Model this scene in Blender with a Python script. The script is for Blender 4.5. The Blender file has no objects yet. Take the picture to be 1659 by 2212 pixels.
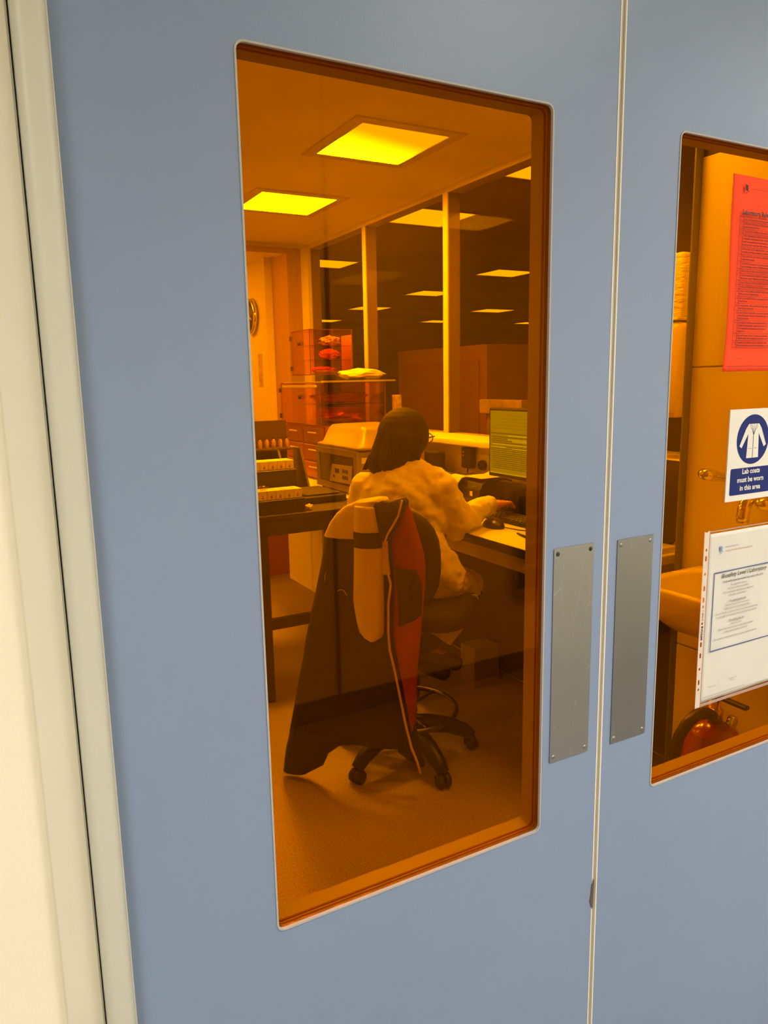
import bpy, bmesh, math, random
from mathutils import Vector, Matrix, Euler, noise

random.seed(7)
SC = bpy.context.scene
COL = SC.collection
PI = math.pi

# ------------------------------------------------------------------ camera
F_PX = 1603.287
ROWS = [[0.8760829, -0.4817938, -0.0188029], [-0.1005943, -0.1445013, -0.9843781], [0.4715502, 0.8642882, -0.1750608]]
cd = bpy.data.cameras.new('camera')
cam = bpy.data.objects.new('camera', cd)
COL.objects.link(cam)
cd.sensor_fit = 'VERTICAL'
cd.sensor_height = 24.0
cd.sensor_width = 18.0
cd.lens = F_PX / 2212 * 24.0
cd.clip_start = 0.02
cam.matrix_world = Matrix(((ROWS[0][0], -ROWS[1][0], -ROWS[2][0], 0.0),
                           (ROWS[0][1], -ROWS[1][1], -ROWS[2][1], 0.0),
                           (ROWS[0][2], -ROWS[1][2], -ROWS[2][2], 1.5),
                           (0, 0, 0, 1)))
SC.camera = cam
SC.view_settings.view_transform = 'Standard'
SC.view_settings.look = 'None'
SC.view_settings.exposure = 1.0
SC.view_settings.gamma = 1.0
SC.view_settings.use_curve_mapping = False
SC.cycles.max_bounces = 10
SC.cycles.diffuse_bounces = 5
SC.cycles.glossy_bounces = 4
SC.cycles.transparent_max_bounces = 40
SC.cycles.caustics_reflective = False
SC.cycles.caustics_refractive = False
SC.cycles.sample_clamp_indirect = 4.0

w = bpy.data.worlds.new('world')
SC.world = w
w.use_nodes = True
w.node_tree.nodes['Background'].inputs[0].default_value = (0.9, 0.95, 1.0, 1)
w.node_tree.nodes['Background'].inputs[1].default_value = 0.02

# light levels of the ceiling panels
E_LAB = 40.0       # lab ceiling panels near the stool
E_LAB_FILL = 4.5  # added unseen panels that lift the lab's light
E_FAR = 1.25        # panels in the room beyond the glazing
E_CORR = 5.0      # corridor panels
CORR_W = 13.5      # added area lamp under each corridor panel, aimed down (watts)
E_PASS = 9.0       # passage beyond the far doorway

# main dimensions (metres)
YD = 0.795         # corridor face of the doors
ZC = 2.545         # lab ceiling
XS = 2.27          # lab side wall below the sill
XG = 2.41          # face of the glazing frame
YF = 5.59          # far wall of the lab
YC = -1.29         # opposite wall of the corridor
BZ = 0.90          # bench height

# ------------------------------------------------------------------ helpers
class NT:
    def __init__(s, name):
        s.m = bpy.data.materials.new(name); s.m.use_nodes = True
        s.t = s.m.node_tree; s.t.nodes.clear()
        s.out = s.t.nodes.new('ShaderNodeOutputMaterial')
    def n(s, typ, **kw):
        nd = s.t.nodes.new(typ)
        for k, v in kw.items():
            if k.startswith('i_'):
                key = k[2:]
                key = int(key) if key.isdigit() else key.replace('_', ' ')
                nd.inputs[key].default_value = v
            else:
                setattr(nd, k, v)
        return nd
    def l(s, a, b): s.t.links.new(a, b)

def c4(c): return (c[0], c[1], c[2], 1.0)

def mat(name, col, rough=0.6, metal=0.0, var=0.0, scale=8.0, bump=0.0, bscale=60.0, spec=0.5, col2=None, detail=4.0, stretch=None, coat=0.0, sheen=0.0):
    q = NT(name)
    b = q.n('ShaderNodeBsdfPrincipled')
    b.inputs['Base Color'].default_value = c4(col)
    b.inputs['Roughness'].default_value = rough
    b.inputs['Metallic'].default_value = metal
    b.inputs['Specular IOR Level'].default_value = spec
    b.inputs['Coat Weight'].default_value = coat
    b.inputs['Sheen Weight'].default_value = sheen
    q.l(b.outputs[0], q.out.inputs[0])
    tc = q.n('ShaderNodeTexCoord')
    mp = q.n('ShaderNodeMapping')
    q.l(tc.outputs['Object'], mp.inputs[0])
    if stretch: mp.inputs['Scale'].default_value = stretch
    if var > 0 or col2:
        nz = q.n('ShaderNodeTexNoise'); nz.inputs['Scale'].default_value = scale; nz.inputs['Detail'].default_value = detail
        q.l(mp.outputs[0], nz.inputs['Vector'])
        cr = q.n('ShaderNodeValToRGB')
        c2 = col2 if col2 else tuple(x * (1 - var) for x in col)
        cr.color_ramp.elements[0].position = 0.35; cr.color_ramp.elements[0].color = c4(c2)
        cr.color_ramp.elements[1].position = 0.65; cr.color_ramp.elements[1].color = c4(col)
        q.l(nz.outputs['Fac'], cr.inputs[0]); q.l(cr.outputs[0], b.inputs['Base Color'])
    if bump > 0:
        nb = q.n('ShaderNodeTexNoise'); nb.inputs['Scale'].default_value = bscale; nb.inputs['Detail'].default_value = 3.0
        q.l(mp.outputs[0], nb.inputs['Vector'])
        bp = q.n('ShaderNodeBump'); bp.inputs['Strength'].default_value = bump; bp.inputs['Distance'].default_value = 0.01
        q.l(nb.outputs['Fac'], bp.inputs['Height']); q.l(bp.outputs[0], b.inputs['Normal'])
    return q.m

def emis(name, col, strength):
    q = NT(name)
    e = q.n('ShaderNodeEmission'); e.inputs[0].default_value = c4(col); e.inputs[1].default_value = strength
    q.l(e.outputs[0], q.out.inputs[0])
    return q.m

def sheet_glass(name, tint, refl_col, refl_fac, rough=0.0):
    """thin clear sheet: tinted see-through plus a fresnel mirror"""
    q = NT(name)
    t = q.n('ShaderNodeBsdfTransparent'); t.inputs[0].default_value = c4(tint)
    g = q.n('ShaderNodeBsdfGlossy'); g.inputs['Color'].default_value = c4(refl_col); g.inputs['Roughness'].default_value = rough
    ge = q.n('ShaderNodeNewGeometry')
    dt = q.n('ShaderNodeVectorMath', operation='DOT_PRODUCT'); q.l(ge.outputs['Incoming'], dt.inputs[0]); q.l(ge.outputs['Normal'], dt.inputs[1])
    ab = q.n('ShaderNodeMath', operation='ABSOLUTE'); q.l(dt.outputs['Value'], ab.inputs[0])
    om = q.n('ShaderNodeMath', operation='SUBTRACT'); om.inputs[0].default_value = 1.0; q.l(ab.outputs[0], om.inputs[1])
    pw = q.n('ShaderNodeMath', operation='POWER'); pw.inputs[1].default_value = 5.0; q.l(om.outputs[0], pw.inputs[0])
    f = q.n('ShaderNodeMath', operation='MULTIPLY_ADD'); f.inputs[1].default_value = 0.96; f.inputs[2].default_value = 0.04; q.l(pw.outputs[0], f.inputs[0])
    m = q.n('ShaderNodeMath', operation='MULTIPLY'); m.inputs[1].default_value = refl_fac
    q.l(f.outputs[0], m.inputs[0])
    mx = q.n('ShaderNodeMixShader')
    q.l(m.outputs[0], mx.inputs[0]); q.l(t.outputs[0], mx.inputs[1]); q.l(g.outputs[0], mx.inputs[2])
    q.l(mx.outputs[0], q.out.inputs[0])
    return q.m

# ---- mesh building in world coordinates, localised to the parent
def link(name, me, m, parent=None):
    o = bpy.data.objects.new(name, me)
    if m is not None:
        ms = m if isinstance(m, (list, tuple)) else [m]
        for x in ms: me.materials.append(x)
    COL.objects.link(o)
    if parent is not None:
        me.transform(WM[parent.name].inverted())
        o.parent = parent
        WM[o.name] = WM[parent.name].copy()
    else:
        WM[o.name] = Matrix.Identity(4)
    return o
WM = {}

def tag(o, label=None, cat=None, group=None, kind=None):
    if label: o['label'] = label
    if cat: o['category'] = cat
    if group: o['group'] = group
    if kind: o['kind'] = kind
    return o

def thing(name, label, cat, loc, rz=0.0, group=None):
    o = bpy.data.objects.new(name, None)
    COL.objects.link(o)
    o.empty_display_size = 0.1
    o.location = loc; o.rotation_euler = (0, 0, rz)
    WM[o.name] = Matrix.Translation(Vector(loc)) @ Matrix.Rotation(rz, 4, 'Z')
    return tag(o, label, cat, group)

def settle(o, base):
    """move the origin of a single-mesh thing to its base point"""
    o.data.transform(Matrix.Translation(-Vector(base)))
    o.location = base
    WM[o.name] = Matrix.Translation(Vector(base))
    return o

class B:
    def __init__(s): s.bm = bmesh.new(); s.mi = 0
    def _fin(s, faces, smooth):
        for f in faces:
            f.material_index = s.mi
            f.smooth = smooth
    def box(s, x0, x1, y0, y1, z0, z1, bev=0.0, seg=2, M=None, smooth=False):
        t = bmesh.new()
        bmesh.ops.create_cube(t, size=1.0)
        for v in t.verts:
            v.co = Vector(((x0 + x1) / 2 + v.co.x * abs(x1 - x0), (y0 + y1) / 2 + v.co.y * abs(y1 - y0), (z0 + z1) / 2 + v.co.z * abs(z1 - z0)))
        if bev > 0:
            bmesh.ops.bevel(t, geom=t.edges[:], offset=bev, segments=seg, profile=0.5, affect='EDGES')
            if seg > 1: smooth = True if smooth is None else smooth
        if M is not None: t.transform(M)
        s.merge(t, smooth); return s
    def merge(s, t, smooth=False):
        vm = {}
        for v in t.verts: vm[v] = s.bm.verts.new(v.co)
        fs = []
        for f in t.faces:
            try: fs.append(s.bm.faces.new([vm[v] for v in f.verts]))
            except ValueError: pass
        s._fin(fs, smooth)
        t.free()
    def tube(s, pts, r, n=10, cap=True, smooth=True, closed=False):
        pts = [Vector(p) for p in pts]
        rs = r if isinstance(r, (list, tuple)) else [r] * len(pts)
        rings = []
        up = None
        L = len(pts)
        for i, p in enumerate(pts):
            if closed:
                d = (pts[(i + 1) % L] - pts[i - 1]).normalized()
            else:
                d = (pts[min(i + 1, L - 1)] - pts[max(i - 1, 0)]).normalized()
            if up is None:
                a = Vector((0, 0, 1)) if abs(d.z) < 0.9 else Vector((1, 0, 0))
                up = (a - d * a.dot(d)).normalized()
            else:
                up = (up - d * up.dot(d)).normalized()
            sd = d.cross(up)
            rings.append([s.bm.verts.new(p + (up * math.cos(2 * PI * k / n) + sd * math.sin(2 * PI * k / n)) * rs[i]) for k in range(n)])
        fs = []
        rng = range(L) if closed else range(L - 1)
        for i in rng:
            a, b = rings[i], rings[(i + 1) % L]
            for k in range(n):
                fs.append(s.bm.faces.new([a[k], b[k], b[(k + 1) % n], a[(k + 1) % n]]))
        s._fin(fs, smooth)
        if cap and not closed:
            cf = [s.bm.faces.new(rings[0]), s.bm.faces.new(list(reversed(rings[-1])))]
            s._fin(cf, False)
        return s
    def lathe(s, c, prof, n=24, axis='Z', M=None, smooth=True, cap=True):
        c = Vector(c); rings = []
        t = bmesh.new()
        for (r, h) in prof:
            ring = []
            for k in range(n):
                a = 2 * PI * k / n
                if axis == 'Z': p = Vector((r * math.cos(a), r * math.sin(a), h))
                elif axis == 'Y': p = Vector((r * math.cos(a), h, r * math.sin(a)))
                else: p = Vector((h, r * math.cos(a), r * math.sin(a)))
                if M is not None: p = M @ p
                ring.append(t.verts.new(c + p))
            rings.append(ring)
        for a, b in zip(rings, rings[1:]):
            for k in range(n): t.faces.new([a[k], a[(k + 1) % n], b[(k + 1) % n], b[k]])
        if cap:
            if prof[0][0] > 1e-5: t.faces.new(list(reversed(rings[0])))
            if prof[-1][0] > 1e-5: t.faces.new(rings[-1])
        bmesh.ops.recalc_face_normals(t, faces=t.faces[:])
        s.merge(t, smooth); return s
    def poly(s, pts, d, smooth=False):
        """closed outline extruded by the vector d"""
        d = Vector(d)
        a = [s.bm.verts.new(Vector(p)) for p in pts]
        b = [s.bm.verts.new(Vector(p) + d) for p in pts]
        fs = [s.bm.faces.new(a), s.bm.faces.new(list(reversed(b)))]
        n = len(pts)
        for i in range(n): fs.append(s.bm.faces.new([a[i], b[i], b[(i + 1) % n], a[(i + 1) % n]]))
        s._fin(fs, smooth); return s
    def ell(s, c, r, rot=None, n=16, smooth=True):
        t = bmesh.new()
        bmesh.ops.create_uvsphere(t, u_segments=n, v_segments=max(6, n // 2), radius=1.0)
        M = Matrix.Translation(Vector(c)) @ (rot.to_4x4() if rot is not None else Matrix.Identity(4)) @ Matrix.Diagonal((r[0], r[1], r[2], 1))
        t.transform(M)
        s.merge(t, smooth); return s
    def done(s, name, m, parent=None):
        bmesh.ops.recalc_face_normals(s.bm, faces=s.bm.faces[:])
        me = bpy.data.meshes.new(name)
        s.bm.to_mesh(me); s.bm.free()
        return link(name, me, m, parent)

def box(name, m, parent, *a, **k):
    return B().box(*a, **k).done(name, m, parent)

def rrect(x0, x1, z0, z1, r, n=4):
    pts = []
    for cx, cz, a0 in ((x1 - r, z1 - r, 0), (x0 + r, z1 - r, 90), (x0 + r, z0 + r, 180), (x1 - r, z0 + r, 270)):
        for k in range(n + 1):
            a = math.radians(a0 + 90 * k / n)
            pts.append((cx + r * math.cos(a), cz + r * math.sin(a)))
    return pts

def flat_shape_mesh(outlines, thick):
    """outlines in the xz plane (holes nest); returns a mesh standing up, from y=0 to y=thick"""
    cu = bpy.data.curves.new('outline', 'CURVE'); cu.dimensions = '2D'; cu.fill_mode = 'BOTH'
    cu.extrude = thick / 2
    for pts in outlines:
        sp = cu.splines.new('POLY'); sp.points.add(len(pts) - 1); sp.use_cyclic_u = True
        for i, p in enumerate(pts): sp.points[i].co = (p[0], p[1], 0, 1)
    ob = bpy.data.objects.new('outline', cu); COL.objects.link(ob)
    dg = bpy.context.evaluated_depsgraph_get(); dg.update()
    me = bpy.data.meshes.new_from_object(ob.evaluated_get(dg))
    bpy.data.objects.remove(ob); bpy.data.curves.remove(cu)
    me.transform(Matrix.Translation((0, thick / 2, 0)) @ Matrix.Rotation(PI / 2, 4, 'X'))
    return me

def slab(name, m, parent, outlines, y0, thick):
    me = flat_shape_mesh(outlines, thick)
    me.transform(Matrix.Translation((0, y0, 0)))
    me.name = name
    return link(name, me, m, parent)

def ring_slab(name, m, parent, outer, inner, y0, thick):
    """frame between two loops with equal vertex counts"""
    b = B(); n = len(outer)
    L = []
    for pts, y in ((outer, y0), (outer, y0 + thick), (inner, y0 + thick), (inner, y0)):
        L.append([b.bm.verts.new((p[0], y, p[1])) for p in pts])
    fs = []
    for a in range(4):
        c = (a + 1) % 4
        for i in range(n): fs.append(b.bm.faces.new([L[a][i], L[a][(i + 1) % n], L[c][(i + 1) % n], L[c][i]]))
    b._fin(fs, False)
    return b.done(name, m, parent)

def plate_slab(name, m, parent, outline, y0, thick):
    return B().poly([(p[0], y0, p[1]) for p in outline], (0, thick, 0)).done(name, m, parent)

def text_mesh(lines):
    """lines: (string, x, z, size, align, bold, shear, rot) on the xz plane facing -y"""
    out = bmesh.new()
    for (s_, x, z, size, al, bold, shear, rot) in lines:
        cu = bpy.data.curves.new('t', 'FONT'); cu.body = s_; cu.size = size; cu.align_x = al
        cu.offset = bold; cu.shear = shear; cu.resolution_u = 2
        ob = bpy.data.objects.new('t', cu); COL.objects.link(ob)
        dg = bpy.context.evaluated_depsgraph_get(); dg.update()
        me = bpy.data.meshes.new_from_object(ob.evaluated_get(dg))
        bpy.data.objects.remove(ob); bpy.data.curves.remove(cu)
        me.transform(Matrix.Translation((x, 0, z)) @ Matrix.Rotation(PI / 2, 4, 'X') @ Matrix.Rotation(rot, 4, 'Z'))
        out.from_mesh(me); bpy.data.meshes.remove(me)
    me = bpy.data.meshes.new('text'); out.to_mesh(me); out.free()
    return me

def text(name, m, parent, y, lines):
    full = []
    for l in lines:
        l = list(l) + [None] * (8 - len(l))
        full.append((l[0], l[1], l[2], l[3], l[4] or 'LEFT', l[5] or 0.0, l[6] or 0.0, l[7] or 0.0))
    me = text_mesh(full); me.transform(Matrix.Translation((0, y, 0))); me.name = name
    return link(name, me, m, parent)

def blob(name, m, parent, prims, voxel=0.008, smooth=4, disp=0.0, dscale=0.08):
    """tapered capsules and ellipsoids fused into one continuous surface"""
    b = B()
    for p in prims:
        if p[0] == 'cap':
            _, p0, p1, r0, r1 = p
            p0 = Vector(p0); p1 = Vector(p1)
            d = (p1 - p0)
            L = d.length; dn = d.normalized() if L > 1e-6 else Vector((0, 0, 1))
            pts = []; rs = []
            for k in range(6):
                a = -PI / 2 + (PI / 2) * k / 5 + 0.02
                pts.append(p0 + dn * (r0 * math.sin(a))); rs.append(max(1e-4, r0 * math.cos(a)))
            for k in range(6):
                a = (PI / 2) * k / 5 - 0.02
                pts.append(p1 + dn * (r1 * math.sin(a))); rs.append(max(1e-4, r1 * math.cos(a)))
            b.tube(pts, rs, n=14)
        elif p[0] == 'ell':
            b.ell(p[1], p[2], p[3] if len(p) > 3 else None, n=24)
    bmesh.ops.recalc_face_normals(b.bm, faces=b.bm.faces[:])
    me = bpy.data.meshes.new(name); b.bm.to_mesh(me); b.bm.free()
    ob = bpy.data.objects.new('tmp', me); COL.objects.link(ob)
    r = ob.modifiers.new('r', 'REMESH'); r.mode = 'VOXEL'; r.voxel_size = voxel; r.use_smooth_shade = True
    if smooth:
        s_ = ob.modifiers.new('s', 'SMOOTH'); s_.factor = 0.5; s_.iterations = smooth
    if disp:
        tx = bpy.data.textures.new(name, 'CLOUDS'); tx.noise_scale = dscale; tx.noise_depth = 2
        d_ = ob.modifiers.new('d', 'DISPLACE'); d_.texture = tx; d_.strength = disp; d_.mid_level = 0.5; d_.texture_coords = 'LOCAL'
    dg = bpy.context.evaluated_depsgraph_get(); dg.update()
    me2 = bpy.data.meshes.new_from_object(ob.evaluated_get(dg))
    bpy.data.objects.remove(ob)
    for p in me2.polygons: p.use_smooth = True
    me2.name = name
    return link(name, me2, m, parent)

def copy_tree(o, loc, label=None, group=None, rz=None):
    r = o.copy(); COL.objects.link(r); r.location = loc
    if rz is not None: r.rotation_euler = (0, 0, rz)
    if label: r['label'] = label
    if group: r['group'] = group
    for ch in list(o.children):
        c = ch.copy(); COL.objects.link(c); c.parent = r
        for g in ch.children:
            d = g.copy(); COL.objects.link(d); d.parent = c
    return r

# ------------------------------------------------------------------ materials
M = {}
M['blue'] = mat('blue_laminate', (0.215, 0.29, 0.455), 0.34, var=0.04, scale=3, bump=0.05, bscale=700, spec=0.45)
M['frame'] = mat('frame_paint', (0.56, 0.56, 0.49), 0.4, var=0.04, scale=5, bump=0.03, bscale=120)
M['archi'] = mat('architrave_paint', (0.68, 0.65, 0.53), 0.45, var=0.03, scale=5, bump=0.03, bscale=120)
M['cream'] = mat('cream_wall_paint', (0.86, 0.80, 0.66), 0.6, var=0.03, scale=3, bump=0.06, bscale=260)
M['bead'] = mat('bead_lipping', (0.42, 0.40, 0.37), 0.55)
M['lip'] = mat('beige_lipping', (0.50, 0.45, 0.37), 0.55, col2=(0.42, 0.37, 0.30), scale=40, stretch=(1, 1, 0.1))
M['edge'] = mat('pale_lipping_edge', (0.80, 0.76, 0.66), 0.4)
M['seal'] = mat('dark_seal', (0.03, 0.028, 0.025), 0.7)
M['tape'] = mat('red_brown_tape', (0.16, 0.05, 0.02), 0.6)
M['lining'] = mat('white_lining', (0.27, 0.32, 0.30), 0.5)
M['lab_wall'] = mat('lab_wall_paint', (0.80, 0.74, 0.66), 0.6, var=0.03, bump=0.04)
M['ceil'] = mat('ceiling_paint', (0.86, 0.80, 0.70), 0.85, var=0.10, scale=2.2, bump=0.03)
M['ply'] = mat('brown_frame_wood', (0.38, 0.22, 0.12), 0.5, var=0.15, scale=6, stretch=(4, 4, 0.5))
M['white'] = mat('white_laminate', (0.82, 0.80, 0.76), 0.4)
M['frame_white'] = mat('glazing_frame_paint', (0.70, 0.64, 0.56), 0.4)
M['black'] = mat('black_plastic', (0.012, 0.012, 0.012), 0.4)
M['black_matte'] = mat('black_matte', (0.014, 0.012, 0.011), 0.7)
M['dark'] = mat('dark_grey', (0.035, 0.03, 0.027), 0.5)
M['steel'] = mat('chrome', (0.75, 0.74, 0.72), 0.12, metal=1.0)
M['grey'] = mat('grey_metal', (0.22, 0.20, 0.18), 0.45)
M['cloth_black'] = mat('black_shell_fabric', (0.012, 0.011, 0.011), 0.75, bump=0.25, bscale=45)
M['cloth_white'] = mat('white_shell_fabric', (0.72, 0.66, 0.55), 0.7, var=0.08, scale=14, bump=0.35, bscale=22)
M['cloth_red'] = mat('red_quilted_lining', (0.36, 0.022, 0.012), 0.65, var=0.35, scale=9, bump=0.25, bscale=28)
M['zip'] = mat('pale_zip', (0.65, 0.52, 0.30), 0.5)
M['coat'] = mat('lab_coat_cotton', (0.82, 0.77, 0.68), 0.8, var=0.05, scale=10, bump=0.55, bscale=8)
M['hair'] = mat('black_hair', (0.010, 0.008, 0.006), 0.65, spec=0.15, bump=0.5, bscale=90, stretch=(1, 1, 0.08))
M['skin'] = mat('skin', (0.62, 0.30, 0.20), 0.5, var=0.06, bump=0.05)
M['paper'] = mat('white_paper', (0.64, 0.62, 0.58), 0.7, var=0.03, scale=20, bump=0.05, bscale=18)
M['sign_white'] = mat('sign_white', (0.72, 0.69, 0.63), 0.5, spec=0.2)
M['sign_blue'] = mat('sign_blue', (0.010, 0.022, 0.15), 0.5, spec=0.15)
M['ink'] = mat('ink_black', (0.03, 0.03, 0.035), 0.7)
M['ink_grey'] = mat('ink_grey', (0.25, 0.23, 0.22), 0.7)
M['ink_red'] = mat('ink_faded_red', (0.62, 0.36, 0.33), 0.7)
M['ink_blue'] = mat('ink_blue', (0.06, 0.09, 0.28), 0.7)
M['crest'] = mat('crest_blue', (0.18, 0.30, 0.50), 0.7)
M['redpaper'] = mat('fluorescent_red_paper', (1.0, 0.075, 0.020), 0.7, spec=0.15, var=0.08, scale=12, bump=0.08, bscale=14)
M['redink'] = mat('dark_red_ink', (0.09, 0.008, 0.008), 0.7)
M['pocket'] = mat('frosted_pocket_strip', (0.68, 0.56, 0.48), 0.35)
M['pocket_edge'] = mat('pocket_weld', (0.40, 0.27, 0.22), 0.3)

# brushed push plate with scratches
def plate_mat(name, tone):
    q = NT(name)
    b = q.n('ShaderNodeBsdfPrincipled'); b.inputs['Metallic'].default_value = 1.0
    b.inputs['Base Color'].default_value = (tone * 0.97, tone, tone * 1.03, 1); b.inputs['Roughness'].default_value = 0.38
    tc = q.n('ShaderNodeTexCoord')
    mp = q.n('ShaderNodeMapping'); mp.inputs['Scale'].default_value = (600, 600, 4)
    q.l(tc.outputs['Object'], mp.inputs[0])
    n1 = q.n('ShaderNodeTexNoise'); n1.inputs['Scale'].default_value = 1.0; q.l(mp.outputs[0], n1.inputs['Vector'])
    # scratches: thin bands of two rotated voronoi fields
    acc = None
    for k, (rot, sc) in enumerate(((0.5, 26), (1.2, 18), (-0.35, 34))):
        m2 = q.n('ShaderNodeMapping'); m2.inputs['Rotation'].default_value = (0, rot, 0); m2.inputs['Scale'].default_value = (sc, 1, sc * 0.25)
        q.l(tc.outputs['Object'], m2.inputs[0])
        nd = q.n('ShaderNodeTexNoise'); nd.inputs['Scale'].default_value = 0.6; q.l(m2.outputs[0], nd.inputs['Vector'])
        v = q.n('ShaderNodeTexVoronoi', feature='DISTANCE_TO_EDGE'); v.inputs['Scale'].default_value = 1.0
        q.l(m2.outputs[0], v.inputs['Vector'])
        lt = q.n('ShaderNodeMath', operation='LESS_THAN'); lt.inputs[1].default_value = 0.0045; q.l(v.outputs['Distance'], lt.inputs[0])
        gt = q.n('ShaderNodeMath', operation='GREATER_THAN'); gt.inputs[1].default_value = 0.56; q.l(nd.outputs['Fac'], gt.inputs[0])
        mu = q.n('ShaderNodeMath', operation='MULTIPLY'); q.l(lt.outputs[0], mu.inputs[0]); q.l(gt.outputs[0], mu.inputs[1])
        if acc is None: acc = mu
        else:
            ad = q.n('ShaderNodeMath', operation='MAXIMUM'); q.l(acc.outputs[0], ad.inputs[0]); q.l(mu.outputs[0], ad.inputs[1]); acc = ad
    rr = q.n('ShaderNodeMapRange'); rr.inputs['To Min'].default_value = 0.26; rr.inputs['To Max'].default_value = 0.34
    q.l(n1.outputs['Fac'], rr.inputs['Value'])
    ra = q.n('ShaderNodeMath', operation='ADD'); ra.use_clamp = True
    sm = q.n('ShaderNodeMath', operation='MULTIPLY'); sm.inputs[1].default_value = 0.15; q.l(acc.outputs[0], sm.inputs[0])
    q.l(rr.outputs[0], ra.inputs[0]); q.l(sm.outputs[0], ra.inputs[1]); q.l(ra.outputs[0], b.inputs['Roughness'])
    mx = q.n('ShaderNodeMix', data_type='RGBA'); mx.inputs[6].default_value = (tone * 0.97, tone, tone * 1.03, 1); mx.inputs[7].default_value = (0.9, 0.89, 0.86, 1)
    s2 = q.n('ShaderNodeMath', operation='MULTIPLY'); s2.inputs[1].default_value = 0.28; q.l(acc.outputs[0], s2.inputs[0])
    q.l(s2.outputs[0], mx.inputs[0]); q.l(mx.outputs[2], b.inputs['Base Color'])
    bp = q.n('ShaderNodeBump'); bp.inputs['Strength'].default_value = 0.03; bp.inputs['Distance'].default_value = 0.001
    q.l(n1.outputs['Fac'], bp.inputs['Height']); q.l(bp.outputs[0], b.inputs['Normal'])
    q.l(b.outputs[0], q.out.inputs[0])
    return q.m
M['plate'] = plate_mat('brushed_push_plate', 0.42)
M['plate2'] = plate_mat('brushed_push_plate_dull', 0.33)

# amber safelight glazing
M['amber'] = sheet_glass('amber_film_glass', (0.975, 0.54, 0.006), (1.0, 0.42, 0.002), 0.85)
M['pane'] = sheet_glass('partition_glass', (0.84, 0.82, 0.76), (0.9, 0.9, 0.9), 0.03)
M['acrylic_red'] = sheet_glass('amber_acrylic', (0.95, 0.76, 0.55), (0.9, 0.8, 0.7), 1.2)
M['acrylic_clear'] = sheet_glass('clear_acrylic', (0.93, 0.90, 0.86), (0.95, 0.95, 0.95), 1.4)

# speckled lab floor
def floor_mat(name, c1, c2, rough):
    q = NT(name)
    b = q.n('ShaderNodeBsdfPrincipled'); b.inputs['Roughness'].default_value = rough
    tc = q.n('ShaderNodeTexCoord')
    n1 = q.n('ShaderNodeTexNoise'); n1.inputs['Scale'].default_value = 150.0; n1.inputs['Detail'].default_value = 3.0
    q.l(tc.outputs['Object'], n1.inputs['Vector'])
    n2 = q.n('ShaderNodeTexNoise'); n2.inputs['Scale'].default_value = 3.0; n2.inputs['Detail'].default_value = 5.0
    q.l(tc.outputs['Object'], n2.inputs['Vector'])
    cr = q.n('ShaderNodeValToRGB'); cr.color_ramp.elements[0].position = 0.38; cr.color_ramp.elements[0].color = c4(c2)
    cr.color_ramp.elements[1].position = 0.62; cr.color_ramp.elements[1].color = c4(c1)
    q.l(n1.outputs['Fac'], cr.inputs[0])
    mr = q.n('ShaderNodeMapRange'); mr.inputs['To Min'].default_value = 0.82; mr.inputs['To Max'].default_value = 1.12
    q.l(n2.outputs['Fac'], mr.inputs['Value'])
    mx = q.n('ShaderNodeMix', data_type='RGBA', blend_type='MULTIPLY'); mx.inputs[0].default_value = 1.0
    q.l(cr.outputs[0], mx.inputs[6]); q.l(mr.outputs[0], mx.inputs[7])
    q.l(mx.outputs[2], b.inputs['Base Color']); q.l(b.outputs[0], q.out.inputs[0])
    return q.m
M['lab_floor'] = floor_mat('speckled_lab_vinyl', (0.41, 0.335, 0.28), (0.29, 0.235, 0.19), 0.75)
M['cor_floor'] = floor_mat('corridor_vinyl', (0.24, 0.23, 0.21), (0.17, 0.16, 0.15), 0.6)
M['dim_floor'] = floor_mat('dim_room_vinyl', (0.40, 0.35, 0.30), (0.30, 0.26, 0.22), 0.6)

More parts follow.
